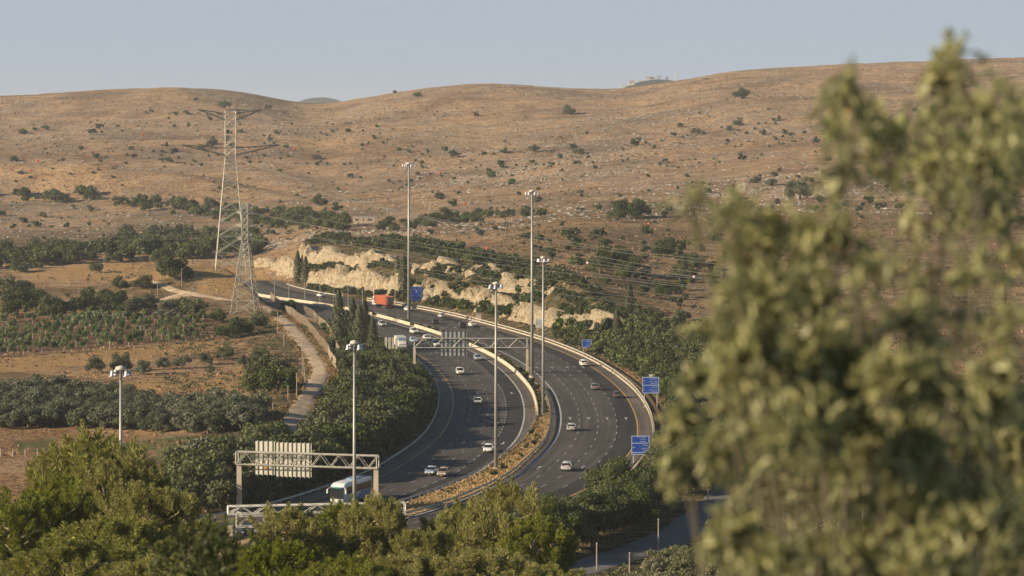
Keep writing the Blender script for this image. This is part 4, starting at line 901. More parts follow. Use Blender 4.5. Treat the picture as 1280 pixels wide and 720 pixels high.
def signback(parent,base,u,x0,x1,z0,z1,mat,side,n,flip=1):
    """panel on the far side of the truss: we see the ribbed back"""
    v=Vector((-u.y,u.x,0))*side; c=base+u*(x0+x1)/2+v+Vector((0,0,(z0+z1)/2)); rz=math.atan2(u.y,u.x); o=MB().box((0,0,0),(x1-x0,.08,z1-z0)).build('sign_panel',mat,parent,loc=c,rz=rz)
    mb=MB()
    for k in range(n): mb.box((-(x1-x0)/2+(k+.5)*(x1-x0)/n,-.12*flip,0),(.12,.14,(z1-z0)+.3))
    mb.build('rib',dark if mat is pang else steel,o); return o
# upper gantry
A=Vector((at(518,736),736,0)); B=Vector((at(659,736),736,0)); t=empty('sign_gantry',A,0,'upper sign gantry across the left carriageway carrying a ribbed grey panel','gantry')
u=(B-A); L=u.length; u.normalize(); O=Vector()
zt=HC-(423-HY)*736/F; zb=HC-(434.5-HY)*736/F
truss((0,0,zb),u*L+Vector((0,0,zb)),zt-zb,.9,.11,gal,t,12)
for x in (0,L): MB().box((x,0,zb/2),(.7,.7,zb+.3),taper=.8).build('column',conc,t); 
signback(t,O,u,(551-518)*736/F,(583.5-518)*736/F,HC-(445-HY)*736/F,HC-(415-HY)*736/F,pang,.75,6,1)
# near gantry
A=Vector((at(299,482),482,0)); B=Vector((at(470,476),476,0)); t=empty('sign_gantry',A,0,'near sign gantry over the coach with two wide cream panel backs','gantry'); u=(B-A); L=u.length; u.normalize()
zt=HC-(564.5-HY)*482/F; zb=zt-1.95
truss(Vector((-.3,0,zb)),u*(L+.3)+Vector((0,0,zb)),zt-zb,1.1,.11,gal,t,15)
for x in (0,L):
    p=u*x; z0=hz(A.x+p.x,A.y+p.y); MB().box((p.x,p.y,(zb+z0)/2-.1),(.85,.85,zb-z0+.6),taper=.85).build('column',conc,t)
pp=482/F
s1=signback(t,O,u,(318-299)*pp,(343.5-299)*pp,HC-(593-HY)*pp,HC-(551.5-HY)*pp,pan,.95,4); s2=signback(t,O,u,(345.5-299)*pp,(392-299)*pp,HC-(594.5-HY)*pp,HC-(552.5-HY)*pp,pan,.95,8)
MB().box((.05,-.06,-1.55),(.6,.05,.45)).build('orange_patch',rust,s1)
# lower gantry over the right carriageway
A=Vector((at(285,432),432,0)); B=Vector((at(505,432),436,0)); t=empty('sign_gantry',A,0,'lowest pale gantry with a deep box truss, mostly hidden behind the pines','gantry'); u=(B-A); L=u.length; u.normalize()
zt=HC-(633-HY)*432/F
truss(Vector((0,0,zt-1.1)),u*L+Vector((0,0,zt-1.1)),1.1,1.5,.1,galw,t,14); truss(Vector((1.2,0,zt-2.9)),u*L+Vector((0,0,zt-2.9)),1.55,1.5,.09,galw,t,12,'catwalk')
for x in (.3,L): p=u*x; MB().box((p.x,p.y,(zt-3)/2),(.8,.8,zt-2.4)).build('column',conc,t)
MB().box((4.1,-.9,zt-3.4),(.6,.12,.55)).build('small_plate',whitem,t)
for x0,x1 in ((16.0,22.5),):
    MB().box((x0/2+x1/2,.95,zt-1.9),(x1-x0,.1,2.6)).build('sign_panel',galw,t)
# small ribbed board beside the white truck
D=790; X=at(489,D); t=empty('roadside_sign',(X,D,1.0),0,'ribbed grey back of a roadside sign left of the white truck','sign'); z0=HC-(437.5-HY)*D/F-1; z1=HC-(421.5-HY)*D/F-1
for i in range(4):
    w_=.62; MB().box((-1.35+i*.9,0,(z0+z1)/2-.05*i),(w_,.1,z1-z0)).build('panel_strip',pan,t)
for x in (-1.2,1.2): MB().tube([(x,.12,-1.3),(x,.12,z1)],.07,n=6).build('leg',steel,t)
# ------------------------------------------------------------------ road signs with writing
blue=plain('sign_blue',(.008,.055,.33),.5,var=.08,scale=.6); swhite=plain('sign_white',(.46,.50,.54),.5,var=.08); sletter=plain('sign_letter_white',(.62,.72,.85),.5,var=.05); sblack=plain('sign_letter_black',(.04,.04,.05),.6); lblue=plain('sign_light_blue',(.12,.30,.62),.5,var=.05)
def words(parent,txt,x,z,size,mat,align='RIGHT',y=-.07):
    c=bpy.data.curves.new('lettering','FONT'); c.body=txt; c.size=size; c.align_x=align; c.align_y='CENTER'; c.extrude=.012; o=bpy.data.objects.new('lettering',c); COL.objects.link(o)
    dg=bpy.context.evaluated_depsgraph_get(); me=bpy.data.meshes.new_from_object(o.evaluated_get(dg)); bpy.data.objects.remove(o); me.materials.clear()
    l=link('lettering',me,mat,parent); l.rotation_euler=(math.pi/2,0,0); l.location=(x,y,z); return l
def board(px,py,w,h,D,label,mat,frame,legs,rows,rules=(),z0=None,cap=False,rz=0.0):
    """board w x h pixels centred at photo pixel, at distance D"""
    k=D/F; X=at(px,D); zc=HC-(py-HY)*k; W=w*k; Hh=h*k; g0=hz(X,D); t=empty('road_sign',(X,D,g0),rz,label,'road sign'); zc-=g0
    p=MB().box((0,0,0),(W,.08,Hh)).build('sign_panel',mat,t,loc=(0,0,zc)); e=.07*W/3
    f=MB(); 
    for s in (-1,1): f.box((0,-.05,s*(Hh/2-e)),(W-e*.5,.03,e)); f.box((s*(W/2-e),-.05,0),(e,.03,Hh-e*3))
    for r_ in rules: f.box((0,-.055,Hh/2-r_*Hh),(W-e*3,.03,e))
    f.build('border',frame,p)
    for i in range(legs):
        x=(-.38+.76*i/(legs-1))*W; MB().tube([(x,.12,-.4),(x,.12,zc+Hh*.4)],.09,n=6).build('leg',palest,t)
    for (txt,x,z,s,al,mt) in rows: words(p,txt,x*W,Hh/2-z*Hh,s*Hh,mt,al)
    if cap: MB().box((0,0,Hh/2+.32),(W*.22,.08,.5)).build('number_plate',swhite,p)
    return t
Rr='RIGHT'; Lf='LEFT'; C_='CENTER'
board(813.5,481.5,21,20.5,655,'upper blue two panel direction sign with a small plate on top',blue,sletter,2,
  [('איירפורט סיטי',.42,.12,.085,Rr,sletter),('مدينة المطار',.42,.27,.085,Rr,sletter),('Airport City',.42,.40,.085,Rr,sletter),('40',-.42,.25,.09,Lf,sletter),('קריית שדה',.42,.62,.085,Rr,sletter),('كريات سديه',.42,.77,.085,Rr,sletter),('Kiryat Sade',.40,.90,.08,Rr,sletter),('4',-.42,.75,.09,Lf,sletter)],(.5,),cap=True)
board(800.5,556.5,22.5,24,552,'lower blue direction sign with three panels, rising from the oaks at the right carriageway',blue,sletter,2,
  [('אזור תעסוקה',.3,.08,.075,Rr,sletter),('אזור דרום',.3,.20,.07,Rr,sletter),('East Road',.3,.31,.07,Rr,sletter),('מודיעין',.42,.50,.09,Rr,sletter),('موديعين',.42,.65,.09,Rr,sletter),('Modiin',.42,.79,.09,Rr,sletter),('40',-.42,.62,.09,Lf,sletter)],(.39,.88))
board(733.5,429.5,11.5,10,808,'small blue direction sign above the outer barrier, right of the small cypress',blue,sletter,2,
  [('שדרות',.4,.22,.19,Rr,sletter),('سدي',.4,.5,.17,Rr,sletter),('Kfar Sade',.42,.78,.16,Rr,sletter)],())
board(520.5,366.8,13.5,17,1012,'tall dark blue board on three legs behind the tallest lamp mast',blue,lblue,3,
  [('מחלף דרום',.0,.2,.09,C_,sletter),('◆',.0,.37,.16,C_,sletter),('South Junction',.0,.66,.09,C_,lblue),('1 km',.0,.84,.1,C_,lblue)],())
board(679.5,404,20,11.5,872,'white information board with lines of black writing, behind the second pair of masts',swhite,pan,2,
  [('דרך זו מצולמת לבטיחותכם',.0,.22,.14,C_,lblue),('שמור מרחק מהרכב שלפניך',.0,.45,.15,C_,sblack),('נסיעה בטוחה לכל המשפחה',.0,.66,.14,C_,sblack),('Drive safely',.0,.85,.13,C_,sblack)],())
# ------------------------------------------------------------------ lattice towers and lines
lat=plain('tower_galvanised',(.36,.35,.30),.6,.3,var=.25,scale=.3); lat2=plain('tower_arm_dark',(.12,.11,.10),.7,.3)
def pylon(loc,h,wb,ww,hw,label,arms,r,panels,rz=0.0,extra=None):
    t=empty('lattice_tower',loc,rz,label,'pylon'); wd=lambda z: wb+(ww-wb)*min(z/hw,1)
    mb=MB(); zs=[0]; n=panels; q=.86; tot=sum(q**i for i in range(n))
    for i in range(n): zs.append(zs[-1]+hw*q**i/tot)
    zz=zs[:]; 
    while zz[-1]<h-.5: zz.append(min(h,zz[-1]+ww*1.0))
    cor=lambda z:[Vector((sx*wd(z)/2,sy*wd(z)/2,z)) for sx,sy in ((-1,-1),(1,-1),(1,1),(-1,1))]
    for i in range(len(zz)-1):
        a,b=cor(zz[i]),cor(zz[i+1])
        for k in range(4):
            mb.bar(a[k],b[k],r); j=(k+1)%4; mb.bar(a[k],b[j],r*.7); mb.bar(a[j],b[k],r*.7); mb.bar(b[k],b[j],r*.7)
            if i<3: m_=(a[k]+a[j])/2; n_=(a[k]+b[k])/2; l_=(a[j]+b[j])/2; mb.bar(n_,l_,r*.4)
    mb.build('tower_body',lat,t)
    for (z0,z1,zt,half,mt,d) in arms:
        for s in (-1,1):
            am=MB(); w_=wd(z0)/2; tip=Vector((s*half,0,zt)); 
            for y in (-w_,w_): am.bar((s*w_,y,z0),tip,r*1.7); am.bar((s*w_,y,z1),tip,r*1.2)
            for k in range(1,7):
                f=k/7; p0=Vector((s*w_,-w_,z0)).lerp(tip,f); p1=Vector((s*w_,-w_,z1)).lerp(tip,f); p2=Vector((s*w_,w_,z0)).lerp(tip,f); f2=(k-1)/7; p3=Vector((s*w_,-w_,z1)).lerp(tip,f2); am.bar(p0,p1,r*.55); am.bar(p0,p2,r*.55); am.bar(p0,p3,r*.55)
            o=am.build('cross_arm',mt,t)
            for fr in d:
                vs_=MB(); x=s*half*fr; zz0=z0+(zt-z0)*fr; vs_.bar((x-1.9,0,zz0-.6+(-.4)),(x,0,zz0-3.9),.1) if False else None
                for e_ in (-1,1): vs_.bar((x+e_*1.9,0,zz0-3.6),(x+e_*.3,0,zz0-.2),.11)
                vs_.build('insulator_string',lat2,o)
    if extra: extra(t)
    return t
D1=985; X1=at(288,D1); Z1=hz(X1,D1); top1=HC-(138-HY)*D1/F-Z1; zw=lambda py:HC-(py-HY)*D1/F-Z1
def ex(t): MB().box((-.9,-1.9,zw(163)),(.9,.5,1.2)).build('equipment_box',dark,t)
pylon((X1,D1,Z1-.4),top1+.4,9.8,3.3,zw(195),'big lattice power tower with two pairs of wide arms on the brown knoll',[(zw(194)+.4,zw(185)+.4,zw(181)+.4,15.6,lat2,(.5,)),(zw(150)+.4,zw(142)+.4,zw(136.5)+.4,10.3,lat2,())],.13,12,.12,ex)
D2=912; X2=at(307,D2); Z2=hz(X2,D2); top2=HC-(256-HY)*D2/F-Z2; zv=lambda py:HC-(py-HY)*D2/F-Z2
pylon((X2,D2,Z2-.4),top2+.4,7.6,1.9,zv(300),'smaller lattice tower in front of the big one, short arms',[(zv(266),zv(262),zv(264),2.6,lat,()),(zv(282),zv(278),zv(280),3.0,lat,()),(zv(298),zv(294),zv(296),2.6,lat,())],.13,8,-.15)
wirem=plain('aluminium_conductor',(.27,.26,.24),.5,.4,var=.1)
def wire(a,m_,b_,r,label,group):
    """a=(px,py,D) start, m=(px,py) passed on the way, b=(px,py,D) end: a hanging line in the world"""
    A=Vector((at(a[0],a[2]),a[2],HC-(a[1]-HY)*a[2]/F)); B=Vector((at(b_[0],b_[2]),b_[2],HC-(b_[1]-HY)*b_[2]/F)); best=None
    for t in np.linspace(.01,.99,600):
        x=A.x+(B.x-A.x)*t;y=A.y+(B.y-A.y)*t; e=abs(640+F*x/y-m_[0]); 
        if best is None or e<best[0]: best=(e,t,y)
    t=best[1]; zm=HC-(m_[1]-HY)*best[2]/F; k=(A.z+(B.z-A.z)*t-zm)/(4*t*(1-t)); pts=[]
    for t in np.linspace(0,1,34): pts.append((A.x+(B.x-A.x)*t-A.x,A.y+(B.y-A.y)*t-A.y,A.z+(B.z-A.z)*t-4*k*t*(1-t)-A.z))
    o=MB().tube(pts,r,n=4).build('power_line',wirem,loc=A); tag(o,label,'power line',group)
    def P(px):
        bb=None
        for t in np.linspace(0,1,2000):
            x=A.x+(B.x-A.x)*t;y=A.y+(B.y-A.y)*t; e=abs(640+F*x/y-px)
            if bb is None or e<bb[0]: bb=(e,Vector((x,y,A.z+(B.z-A.z)*t-4*k*t*(1-t))))
        return bb[1]
    return P
g1='heavy lines from the big tower towards the right'; g2='lines from the smaller tower towards the right'; g3='lines from the towers towards the left edge'
for i,(ax,ay,my,by) in enumerate(((266,204,291,322),(271,204,294,325),(312,204,299,347),(317,204,303,351))): wire((ax,ay,985),(640,my),(1420,by+26,760),.045,'heavy line sagging from the big tower across the slope to the right',g1)
for i,(ay,my,by) in enumerate(((264,321,385),(265,327,398),(280,333,402),(281,342,418),(296,352,430),(297,358,442))): wire((299+14*(i%2),ay,912),(640,my),(1420,by,700),.036,'lower line from the smaller tower crossing the cut slope to the right',g2)
for i,(my,by) in enumerate(((286,272),(292,279),(297,288),(301,296))): wire((299+(i%2)*12,266+i*10,912),(120,my),(-260,by,900),.04,'nearly level line running left from the smaller tower',g3)
for i,(my,by) in enumerate(((250,228),(253,233))): wire((262+6*i,204,985),(120,my),(-320,by,1050),.05,'heavy line sagging from the big tower to the left edge',g3)
w1=wire((328,137,985),(550,216),(1420,330,780),.03,'thin earth wire with orange balls from the right tip of the big tower',None)
w2=wire((248,137,985),(430,208),(1420,352,800),.03,'thin earth wire with red balls from the left tip running right',None)
w3=wire((311,256,912),(640,315),(1420,396,700),.03,'thin earth wire with balls from the top of the smaller tower',None)
w4=wire((248,137,985),(179,168),(-300,215,1050),.03,'thin earth wire with orange balls from the left tip to the left edge',None)
w5=wire((328,137,985),(150,182),(-300,225,1050),.03,'second thin earth wire with an orange ball towards the left edge',None)
ballo=plain('marker_orange',(.70,.12,.04),.45,var=.06); ballw=plain('marker_pink_white',(.75,.55,.52),.45,var=.06)
def ball(P,px,label,m_=ballo,r=.38):
    p=P(px); b=MB(); rings=[]
    for i in range(1,8): a=math.pi*i/8; rings.append([(r*math.sin(a)*math.cos(2*math.pi*k/12),r*math.sin(a)*math.sin(2*math.pi*k/12),-r*math.cos(a)) for k in range(12)])
    b.loft(rings); t=empty('marker_ball',p,0,label,'marker ball'); b.build('ball_shell',m_,t,True); MB().tube([(-r*1.2,0,0),(r*1.2,0,0)],.06,n=6).build('clamp',dark,t)
for P,px,lab,m_ in ((w4,38,'leftmost orange marker ball on an earth wire over the left hill',ballo),(w5,47,'orange marker ball just below and right of the leftmost one',ballo),(w4,179,'orange marker ball over the left hill, nearest the big tower',ballo),
  (w2,368,'red marker ball just right of the big tower',ballo),(w1,550,'red marker ball over the hill between the two tallest masts',ballo),(w2,581,'red marker ball just left of the masts, low on the hill',ballo),(w3,609,'small red marker ball above the rock cutting',ballo),
  (w3,735,'pinkish marker ball on the wire right of the second mast',ballw),(w1,811,'orange marker ball over the right slope near the blurred leaves',ballo),(w3,868,'pinkish marker ball at the edge of the blurred leaves',ballw)): ball(P,px,lab,m_)
# ------------------------------------------------------------------ fences and small buildings
def fence(P,label,h,step,postm,wirem_,nw=3,mesh=False):
    """P list of world (x,y)"""
    P=resample(np.array(P,float),step); z=[hz(*q) for q in P]; t=empty('fence',(P[0][0],P[0][1],z[0]),0,label,'fence'); o=Vector((P[0][0],P[0][1],z[0])); first=None
    pts=[Vector((q[0],q[1],zz))-o for q,zz in zip(P,z)]
    for p in pts:
        if first is None: first=MB().tube([(0,0,-.3),(0,0,h)],.055,n=6).build('post',postm,t); first.location=p
        else: c=first.copy(); COL.objects.link(c); c.parent=t; c.location=p
    mb=MB()
    for k in range(nw):
        zz=h*(k+.6)/nw
        for a,b in zip(pts[:-1],pts[1:]): mb.bar(a+Vector((0,0,zz)),b+Vector((0,0,zz)),.012)
    if mesh:
        for a,b in zip(pts[:-1],pts[1:]):
            for j in range(6): q=a.lerp(b,j/6); mb.bar(q,q+Vector((0,0,h*.97)),.012)
    mb.build('wire_mesh',wirem_,t)
fpost=plain('fence_post_white',(.62,.58,.52),.7); fw=plain('fence_wire_rusty',(.34,.24,.15),.7,.2)
fence([(at(x,560),560) for x in (-30,0,30,62)],'wire fence with white posts at the left edge below the red field',1.5,2.05,fpost,fw)
# mesh fence between track and carriageway
fl=[h_[:2] for h_ in (hit(x,y) for x,y in ((338,374),(352,388),(368,398),(392,420),(410,442),(420,462)))]; fence(fl,'tan wire mesh fence climbing beside the dirt track, upper track side',2.6,3.0,polem,fw,6,True)
fl=[h_[:2] for h_ in (hit(x,y) for x,y in ((366,385),(392,398),(408,414),(418,432),(428,452)))]; fence(fl,'second tan mesh fence nearer the motorway beside the dirt track',2.6,3.0,polem,fw,6,True)
def house(X,D,z,w_,d,h,label,wm,rm,wins=2,flat=True,cat='house',rz=0.0,name='house'):
    t=empty(name,(X,D,z),rz,label,cat); MB().box((0,0,h/2-.5),(w_,d,h+1)).build('wall',wm,t); 
    if flat: MB().box((0,0,h+.12),(w_+.3,d+.3,.24)).build('roof',rm,t)
    else: MB().add([(-w_/2-.3,-d/2-.3,h),(w_/2+.3,-d/2-.3,h),(w_/2+.3,d/2+.3,h),(-w_/2-.3,d/2+.3,h),(-w_/2+.5,0,h+1.6),(w_/2-.5,0,h+1.6)],[(0,1,5,4),(2,3,4,5),(1,2,5),(3,0,4)]).build('roof',rm,t)
    for i in range(wins): MB().box((-w_/2+(i+.5)*w_/wins,-d/2-.03,h*.58),(w_/wins*.35,.1,h*.32)).build('window',dark,t)
    return t
stonew=plain('old_stone_wall',(.42,.34,.26),.9,var=.3); cream=plain('cream_plaster',(.50,.44,.34),.8,var=.1); whitep=plain('white_plaster',(.48,.48,.47),.8,var=.1); redr=plain('red_tile',(.35,.13,.08),.8); grr=plain('grey_roof',(.30,.30,.31),.8); glassb=plain('booth_glass',(.10,.16,.30),.15)
h_=hit(451,279); house(h_[0],h_[1],h_[2],7,5,3.0,'small ruined stone house with a pale front above the cut slope',stonew,grr,2,name='stone_house'); h_=hit(462,279); house(h_[0],h_[1]+3,h_[2],5,5,2.6,'darker stone shed attached right of the ruined stone house',stonew,grr,1,name='stone_shed',cat='shed')
for i,(px,w_,h,dz,lab,wm,fl_) in enumerate(((790,9,9,.5,'largest cream block of the far hilltop village',cream,True),(781,7,4,.1,'low pale house left of the largest far village block',whitep,True),(800.5,7,5,-1.5,'white house right of the largest far village block',whitep,True),(809,8,4,2,'white far village house on the crest, middle',whitep,True),(815,7,4,1.0,'pale long far village house right of the middle',cream,True),(824,6,4,.5,'right pale house of the far village',whitep,False),(834,5,4,0,'rightmost small house of the far village',whitep,True),(757,8,4,0,'leftmost far village house low on the distant ridge',whitep,False),(818,4,6,-3,'small far house low on the ridge face',cream,True))):
    D=5960+i*6; X=at(px,D); house(X,D,hz(X,D)+dz-1,w_*1.2,8,h*1.0,lab,wm,grr,2,fl_)
D=5950; X=at(845.5,D); t=empty('water_tower',(X,D,hz(X,D)-2),0,'thin white tower on the distant ridge, right of the village','tower'); MB().tube([(0,0,0),(0,0,17)],1.3,1.0,10).build('shaft',whitep,t); MB().tube([(0,0,17),(0,0,18.6)],1.7,1.3,10).build('top',whitep,t)
D=432; X=at(1093,D); zb_=HC-(616-HY)*D/F; t=empty('guard_booth',(X,D,zb_),0,'small cream booth with blue window behind the blurred branches','booth'); MB().box((0,0,1.0),(3.3,2.2,2.0+.02)).build('wall',cream,t); MB().box((0,0,2.1),(3.7,2.6,.18)).build('roof',whitep,t); MB().box((.25,-1.12,1.25),(1.5,.08,.9)).build('window',glassb,t); MB().box((0,0,-2.0),(3.3,2.2,3.98)).build('base',conc,t)
# ------------------------------------------------------------------ vehicles
glass=plain('car_glass',(.012,.015,.02),.22,0,var=.1); glass.node_tree.nodes['Principled BSDF'].inputs['Specular IOR Level'].default_value=.25; tyre=plain('tyre_rubber',(.02,.02,.02),.8); rimm=plain('wheel_rim',(.35,.35,.36),.35,.7); lampw=plain('headlight_glass',(.75,.76,.78),.1); lampr=plain('tail_lamp_red',(.35,.02,.02),.2); platy=plain('licence_plate_yellow',(.40,.27,.05),.5,var=.05); blk=plain('black_trim',(.025,.025,.028),.6)
def paint(c,name): return plain('paint_'+name,c,.28,.0,var=.05,scale=.5,coat=.6)
def pane(V,f): return MB().add([V[i] for i in f],[(0,1,2,3)])
PT=dict(white=paint((.72,.72,.70),'white'),silver=paint((.42,.44,.46),'silver'),blue_silver=paint((.30,.36,.46),'blue_silver'),gold=paint((.30,.24,.18),'gold_beige'),grey=paint((.16,.17,.18),'grey'),dark_grey=paint((.07,.065,.07),'dark_grey'),black=paint((.02,.02,.024),'black'),dark_blue=paint((.03,.05,.12),'dark_blue'),blue=paint((.02,.07,.28),'blue'),light_blue=paint((.32,.46,.62),'light_blue'))
def ring(y,w,z0,z1,c=.16):
    """cross-section across the car at y, rounded corners"""
    P=[]
    for sx,sz,a0 in ((1,0,-90),(1,1,0),(-1,1,90),(-1,0,180)):
        cx=sx*(w/2-c); cz=(z1-c) if sz else (z0+c)
        for k in range(4): a=R(a0+30*k); P.append((cx+c*math.cos(a),y,cz+c*math.sin(a)))
    return P
SH=dict(
 sedan=dict(L=4.6,W=1.82,b=[(-2.28,1.45,.45,.80),(-2.2,1.66,.32,.93),(-1.7,1.8,.22,1.0),(-.8,1.82,.2,.97),(.6,1.82,.2,.95),(1.2,1.8,.22,.92),(1.95,1.7,.26,.78),(2.25,1.45,.36,.66)],c=[(-1.55,.97),(-.95,1.42),(.25,1.46),(1.05,.93)],wr=1.46,wb=1.66,wh=.33),
 hatch=dict(L=4.2,W=1.8,b=[(-2.08,1.5,.45,.95),(-2.0,1.7,.3,1.0),(-1.5,1.8,.22,1.02),(-.8,1.8,.2,.98),(.5,1.8,.2,.97),(1.1,1.78,.22,.93),(1.8,1.68,.26,.8),(2.08,1.4,.36,.66)],c=[(-1.95,1.0),(-1.65,1.46),(.1,1.5),(.98,.95)],wr=1.42,wb=1.64,wh=.32),
 suv=dict(L=4.7,W=1.9,b=[(-2.33,1.6,.5,1.05),(-2.25,1.8,.38,1.12),(-1.6,1.9,.28,1.13),(-.8,1.9,.28,1.1),(.6,1.9,.28,1.08),(1.2,1.88,.3,1.05),(2.0,1.8,.34,.95),(2.33,1.55,.45,.8)],c=[(-2.2,1.12),(-1.9,1.64),(.1,1.7),(1.0,1.06)],wr=1.5,wb=1.72,wh=.38))
def wheel(parent,x,y,r,w_=.22):
    o=MB().tube([(-w_/2,0,0),(w_/2,0,0)],r,n=16).build('wheel',tyre,parent,loc=(x,y,r)); s=1 if x>0 else -1
    MB().tube([(s*w_*.4,0,0),(s*w_*.56,0,0)],r*.62,n=12).build('rim',rimm,o)
def car(kind,col,loc,rz,label,plate=platy):
    S=SH[kind]; t=empty('car',loc,rz,label,'car'); bm_=PT[col]
    MB().loft([ring(*a) for a in S['b']]).build('body',bm_,t,True)
    (y0,z0),(y1,z1),(y2,z2),(y3,z3)=S['c']; wb=S['wb']/2; wr=S['wr']/2
    gl=MB(); rf=MB(); pil=MB()
    ww=wr*.93
    V=[(-wb,y0,z0-.06),(wb,y0,z0-.06),(-ww,y1,z1-.05),(ww,y1,z1-.05),(-ww,y2,z2-.05),(ww,y2,z2-.05),(-wb,y3,z3-.06),(wb,y3,z3-.06)]
    pane(V,(0,1,3,2)).build('rear_window',glass,t); pane(V,(4,5,7,6)).build('windscreen',glass,t)
    pane(V,(1,7,5,3)).build('side_window',glass,t); pane(V,(0,2,4,6)).build('side_window',glass,t)
    rr=[]
    for y,w_,z in ((y1-.12,wr*.85,z1-.12),(y1,wr*.98,z1-.02),((y1+y2)/2,wr*1.0,z1+.03),(y2,wr*.97,z2-.02),(y2+.12,wr*.85,z2-.12)): rr.append([(-w_,y,z-.05),(w_,y,z-.05),(w_*.92,y,z+.03),(-w_*.92,y,z+.03)])
    MB().loft(rr).build('roof',bm_,t,True)
    for s in (-1,1):
        ym=(y1+y2)/2-.1; pil.bar((s*wb*1.0,y0,z0),(s*ww*1.01,y1,z1-.03),.05); pil.bar((s*wb,y3,z3-.04),(s*ww*1.01,y2,z2-.03),.04); pil.bar((s*wb*1.0,ym,z0-.05),(s*ww*1.02,ym,z1-.02),.035)
    pil.build('pillars',bm_,t)
    yf=S['b'][-1][0]; yr=S['b'][0][0]; zf=S['b'][-1][3]; zr=S['b'][0][3]
    for s in (-1,1):
        MB().box((s*.58,yf-.1,zf-.04),(.36,.3,.15)).build('headlight',lampw,t); MB().box((s*.6,yr+.1,zr+.02),(.3,.26,.2)).build('tail_light',lampr,t); MB().box((s*(S['W']/2+.07),y3-.25,z3+.02),(.2,.14,.13)).build('mirror',bm_,t)
    MB().box((0,yf,zf-.2),(1.0,.06,.14)).build('grille',blk,t); MB().box((0,yf+.01,zf-.37),(.48,.05,.10)).build('licence_plate',plate,t); MB().box((0,yr-.01,zr-.2),(.48,.05,.10)).build('licence_plate',plate,t)
    for y in (-S['L']*.29,S['L']*.31):
        for s in (-1,1): wheel(t,s*(S['W']/2-.12),y,S['wh'])
    return t
def roadpos(px,py,away):
    D=F*HC/(py-HY); X=at(px,D); P=M; i=int(np.argmin((P[:,0]-X)**2+(P[:,1]-D)**2)); h=math.atan2(T[i][1],T[i][0]); 
    return (X,D,.012), h-math.pi/2+(0 if away else math.pi)
CARS=[('sedan','blue_silver',540,593,0,'silver blue sedan beside the gold one, lowest of the cars facing us'),('hatch','gold',555,595,0,'gold beige car with a yellow plate right beside the silver blue sedan'),('hatch','white',611,565,0,'white compact just left of the lamp mast at the nearest bend'),
 ('sedan','black',619,531,0,'black car half hidden behind the lamp mast at the nearest bend'),('sedan','white',597,505,0,'white sedan alone in the middle of the left carriageway'),('suv','white',575,468,0,'white SUV below the upper gantry'),('sedan','blue_silver',597,450,0,'blue grey sedan in the inner lane near the median wall'),
 ('suv','white',545,433,0,'white SUV half behind the grey gantry panel'),('sedan','white',533.5,425,0,'white sedan behind the truss of the upper gantry'),('hatch','light_blue',517,428,0,'light blue car right of the white truck'),('suv','white',517.5,417,0,'white SUV behind the white truck in the left carriageway'),
 ('suv','silver',478,408,0,'pale silver SUV below the cypresses, farthest car facing us in the open'),('sedan','dark_blue',310,668,0,'dark car beneath the lowest white gantry'),('hatch','light_blue',431,394,0,'light blue car glimpsed between the cypresses'),
 ('suv','silver',710,588,1,'silver car at the bottom of the right carriageway by the oaks'),('sedan','silver',714.5,538,1,'silver sedan in the second lane of the right carriageway'),('sedan','grey',743.5,487,1,'grey car in the middle of the right carriageway'),('hatch','dark_grey',771.5,497,1,'dark hatchback near the yellow line of the right carriageway'),
 ('suv','white',729.5,457.5,1,'white SUV at the yellow line of the right carriageway'),('sedan','white',590,408,1,'white sedan right of the black one on the upper right carriageway'),('suv','black',576.5,410,1,'black SUV left of the white sedan on the upper right carriageway'),('sedan','black',543,405,1,'black car behind the median shrubs, upper right carriageway'),
 ('sedan','silver',552,397,1,'silver sedan nearest the outer barrier on the upper right carriageway'),('sedan','white',510,388.5,1,'white sedan just behind the tallest lamp mast'),('sedan','blue',469,382,1,'blue car beside the orange container truck'),('sedan','white',401,371,1,'white car alone on the far bend left of the cypresses'),('sedan','dark_blue',619,437,1,'dark blue car hidden behind the median shrubs left of the mast')]
for k,c,px,py,aw,lab in CARS:
    loc,rz=roadpos(px,py,aw); car(k,c,loc,rz,lab)
# coach
loc,rz=roadpos(439,627,0); t=empty('coach',loc,rz,'white and blue coach driving under the near gantry','bus'); busw=plain('coach_white',(.74,.76,.76),.3,var=.05,coat=.5); busb=plain('coach_blue',(.16,.27,.44),.3,var=.2,scale=.4,coat=.5)
MB().loft([ring(-6.1,2.3,.5,3.2,.25),ring(-6.0,2.5,.35,3.5,.25),ring(0,2.52,.3,3.6,.25),ring(4.6,2.52,.3,3.62,.25),ring(5.6,2.5,.32,3.4,.35),ring(6.05,2.3,.4,2.6,.35),ring(6.15,2.1,.5,1.4,.3)]).build('body',busw,t,True)
for s in (-1,1):
    MB().box((s*1.262,-.3,2.35),(.05,10.6,1.15)).build('side_window',glass,t); MB().add([(s*1.275,-6,.5),(s*1.275,1.5,.5),(s*1.275,-1.5,1.7),(s*1.275,-6,1.7)],[(0,1,2,3)]).build('side_stripe',busb,t)
    m_=MB().tube([(s*1.1,5.9,3.0),(s*1.55,6.3,2.7)],.05,n=5); m_.box((s*1.6,6.3,2.35),(.18,.2,.65)); m_.build('mirror',busw,t); MB().box((s*.85,6.13,.85),(.42,.12,.26)).build('headlight',lampw,t)
    for y in (-3.6,-2.3,3.9): wheel(t,s*1.1,y,.5,.3)
MB().add([(-1.16,6.02,3.0),(1.16,6.02,3.0),(1.2,6.28,1.2),(-1.2,6.28,1.2)],[(0,1,2,3)]).build('windscreen',glass,t); MB().box((0,6.05,2.92),(1.5,.1,.2)).build('destination_board',plain('teal_screen',(.05,.3,.3),.3),t)
MB().box((0,-1.2,3.68),(1.7,2.6,.24)).build('roof_unit',busb,t)
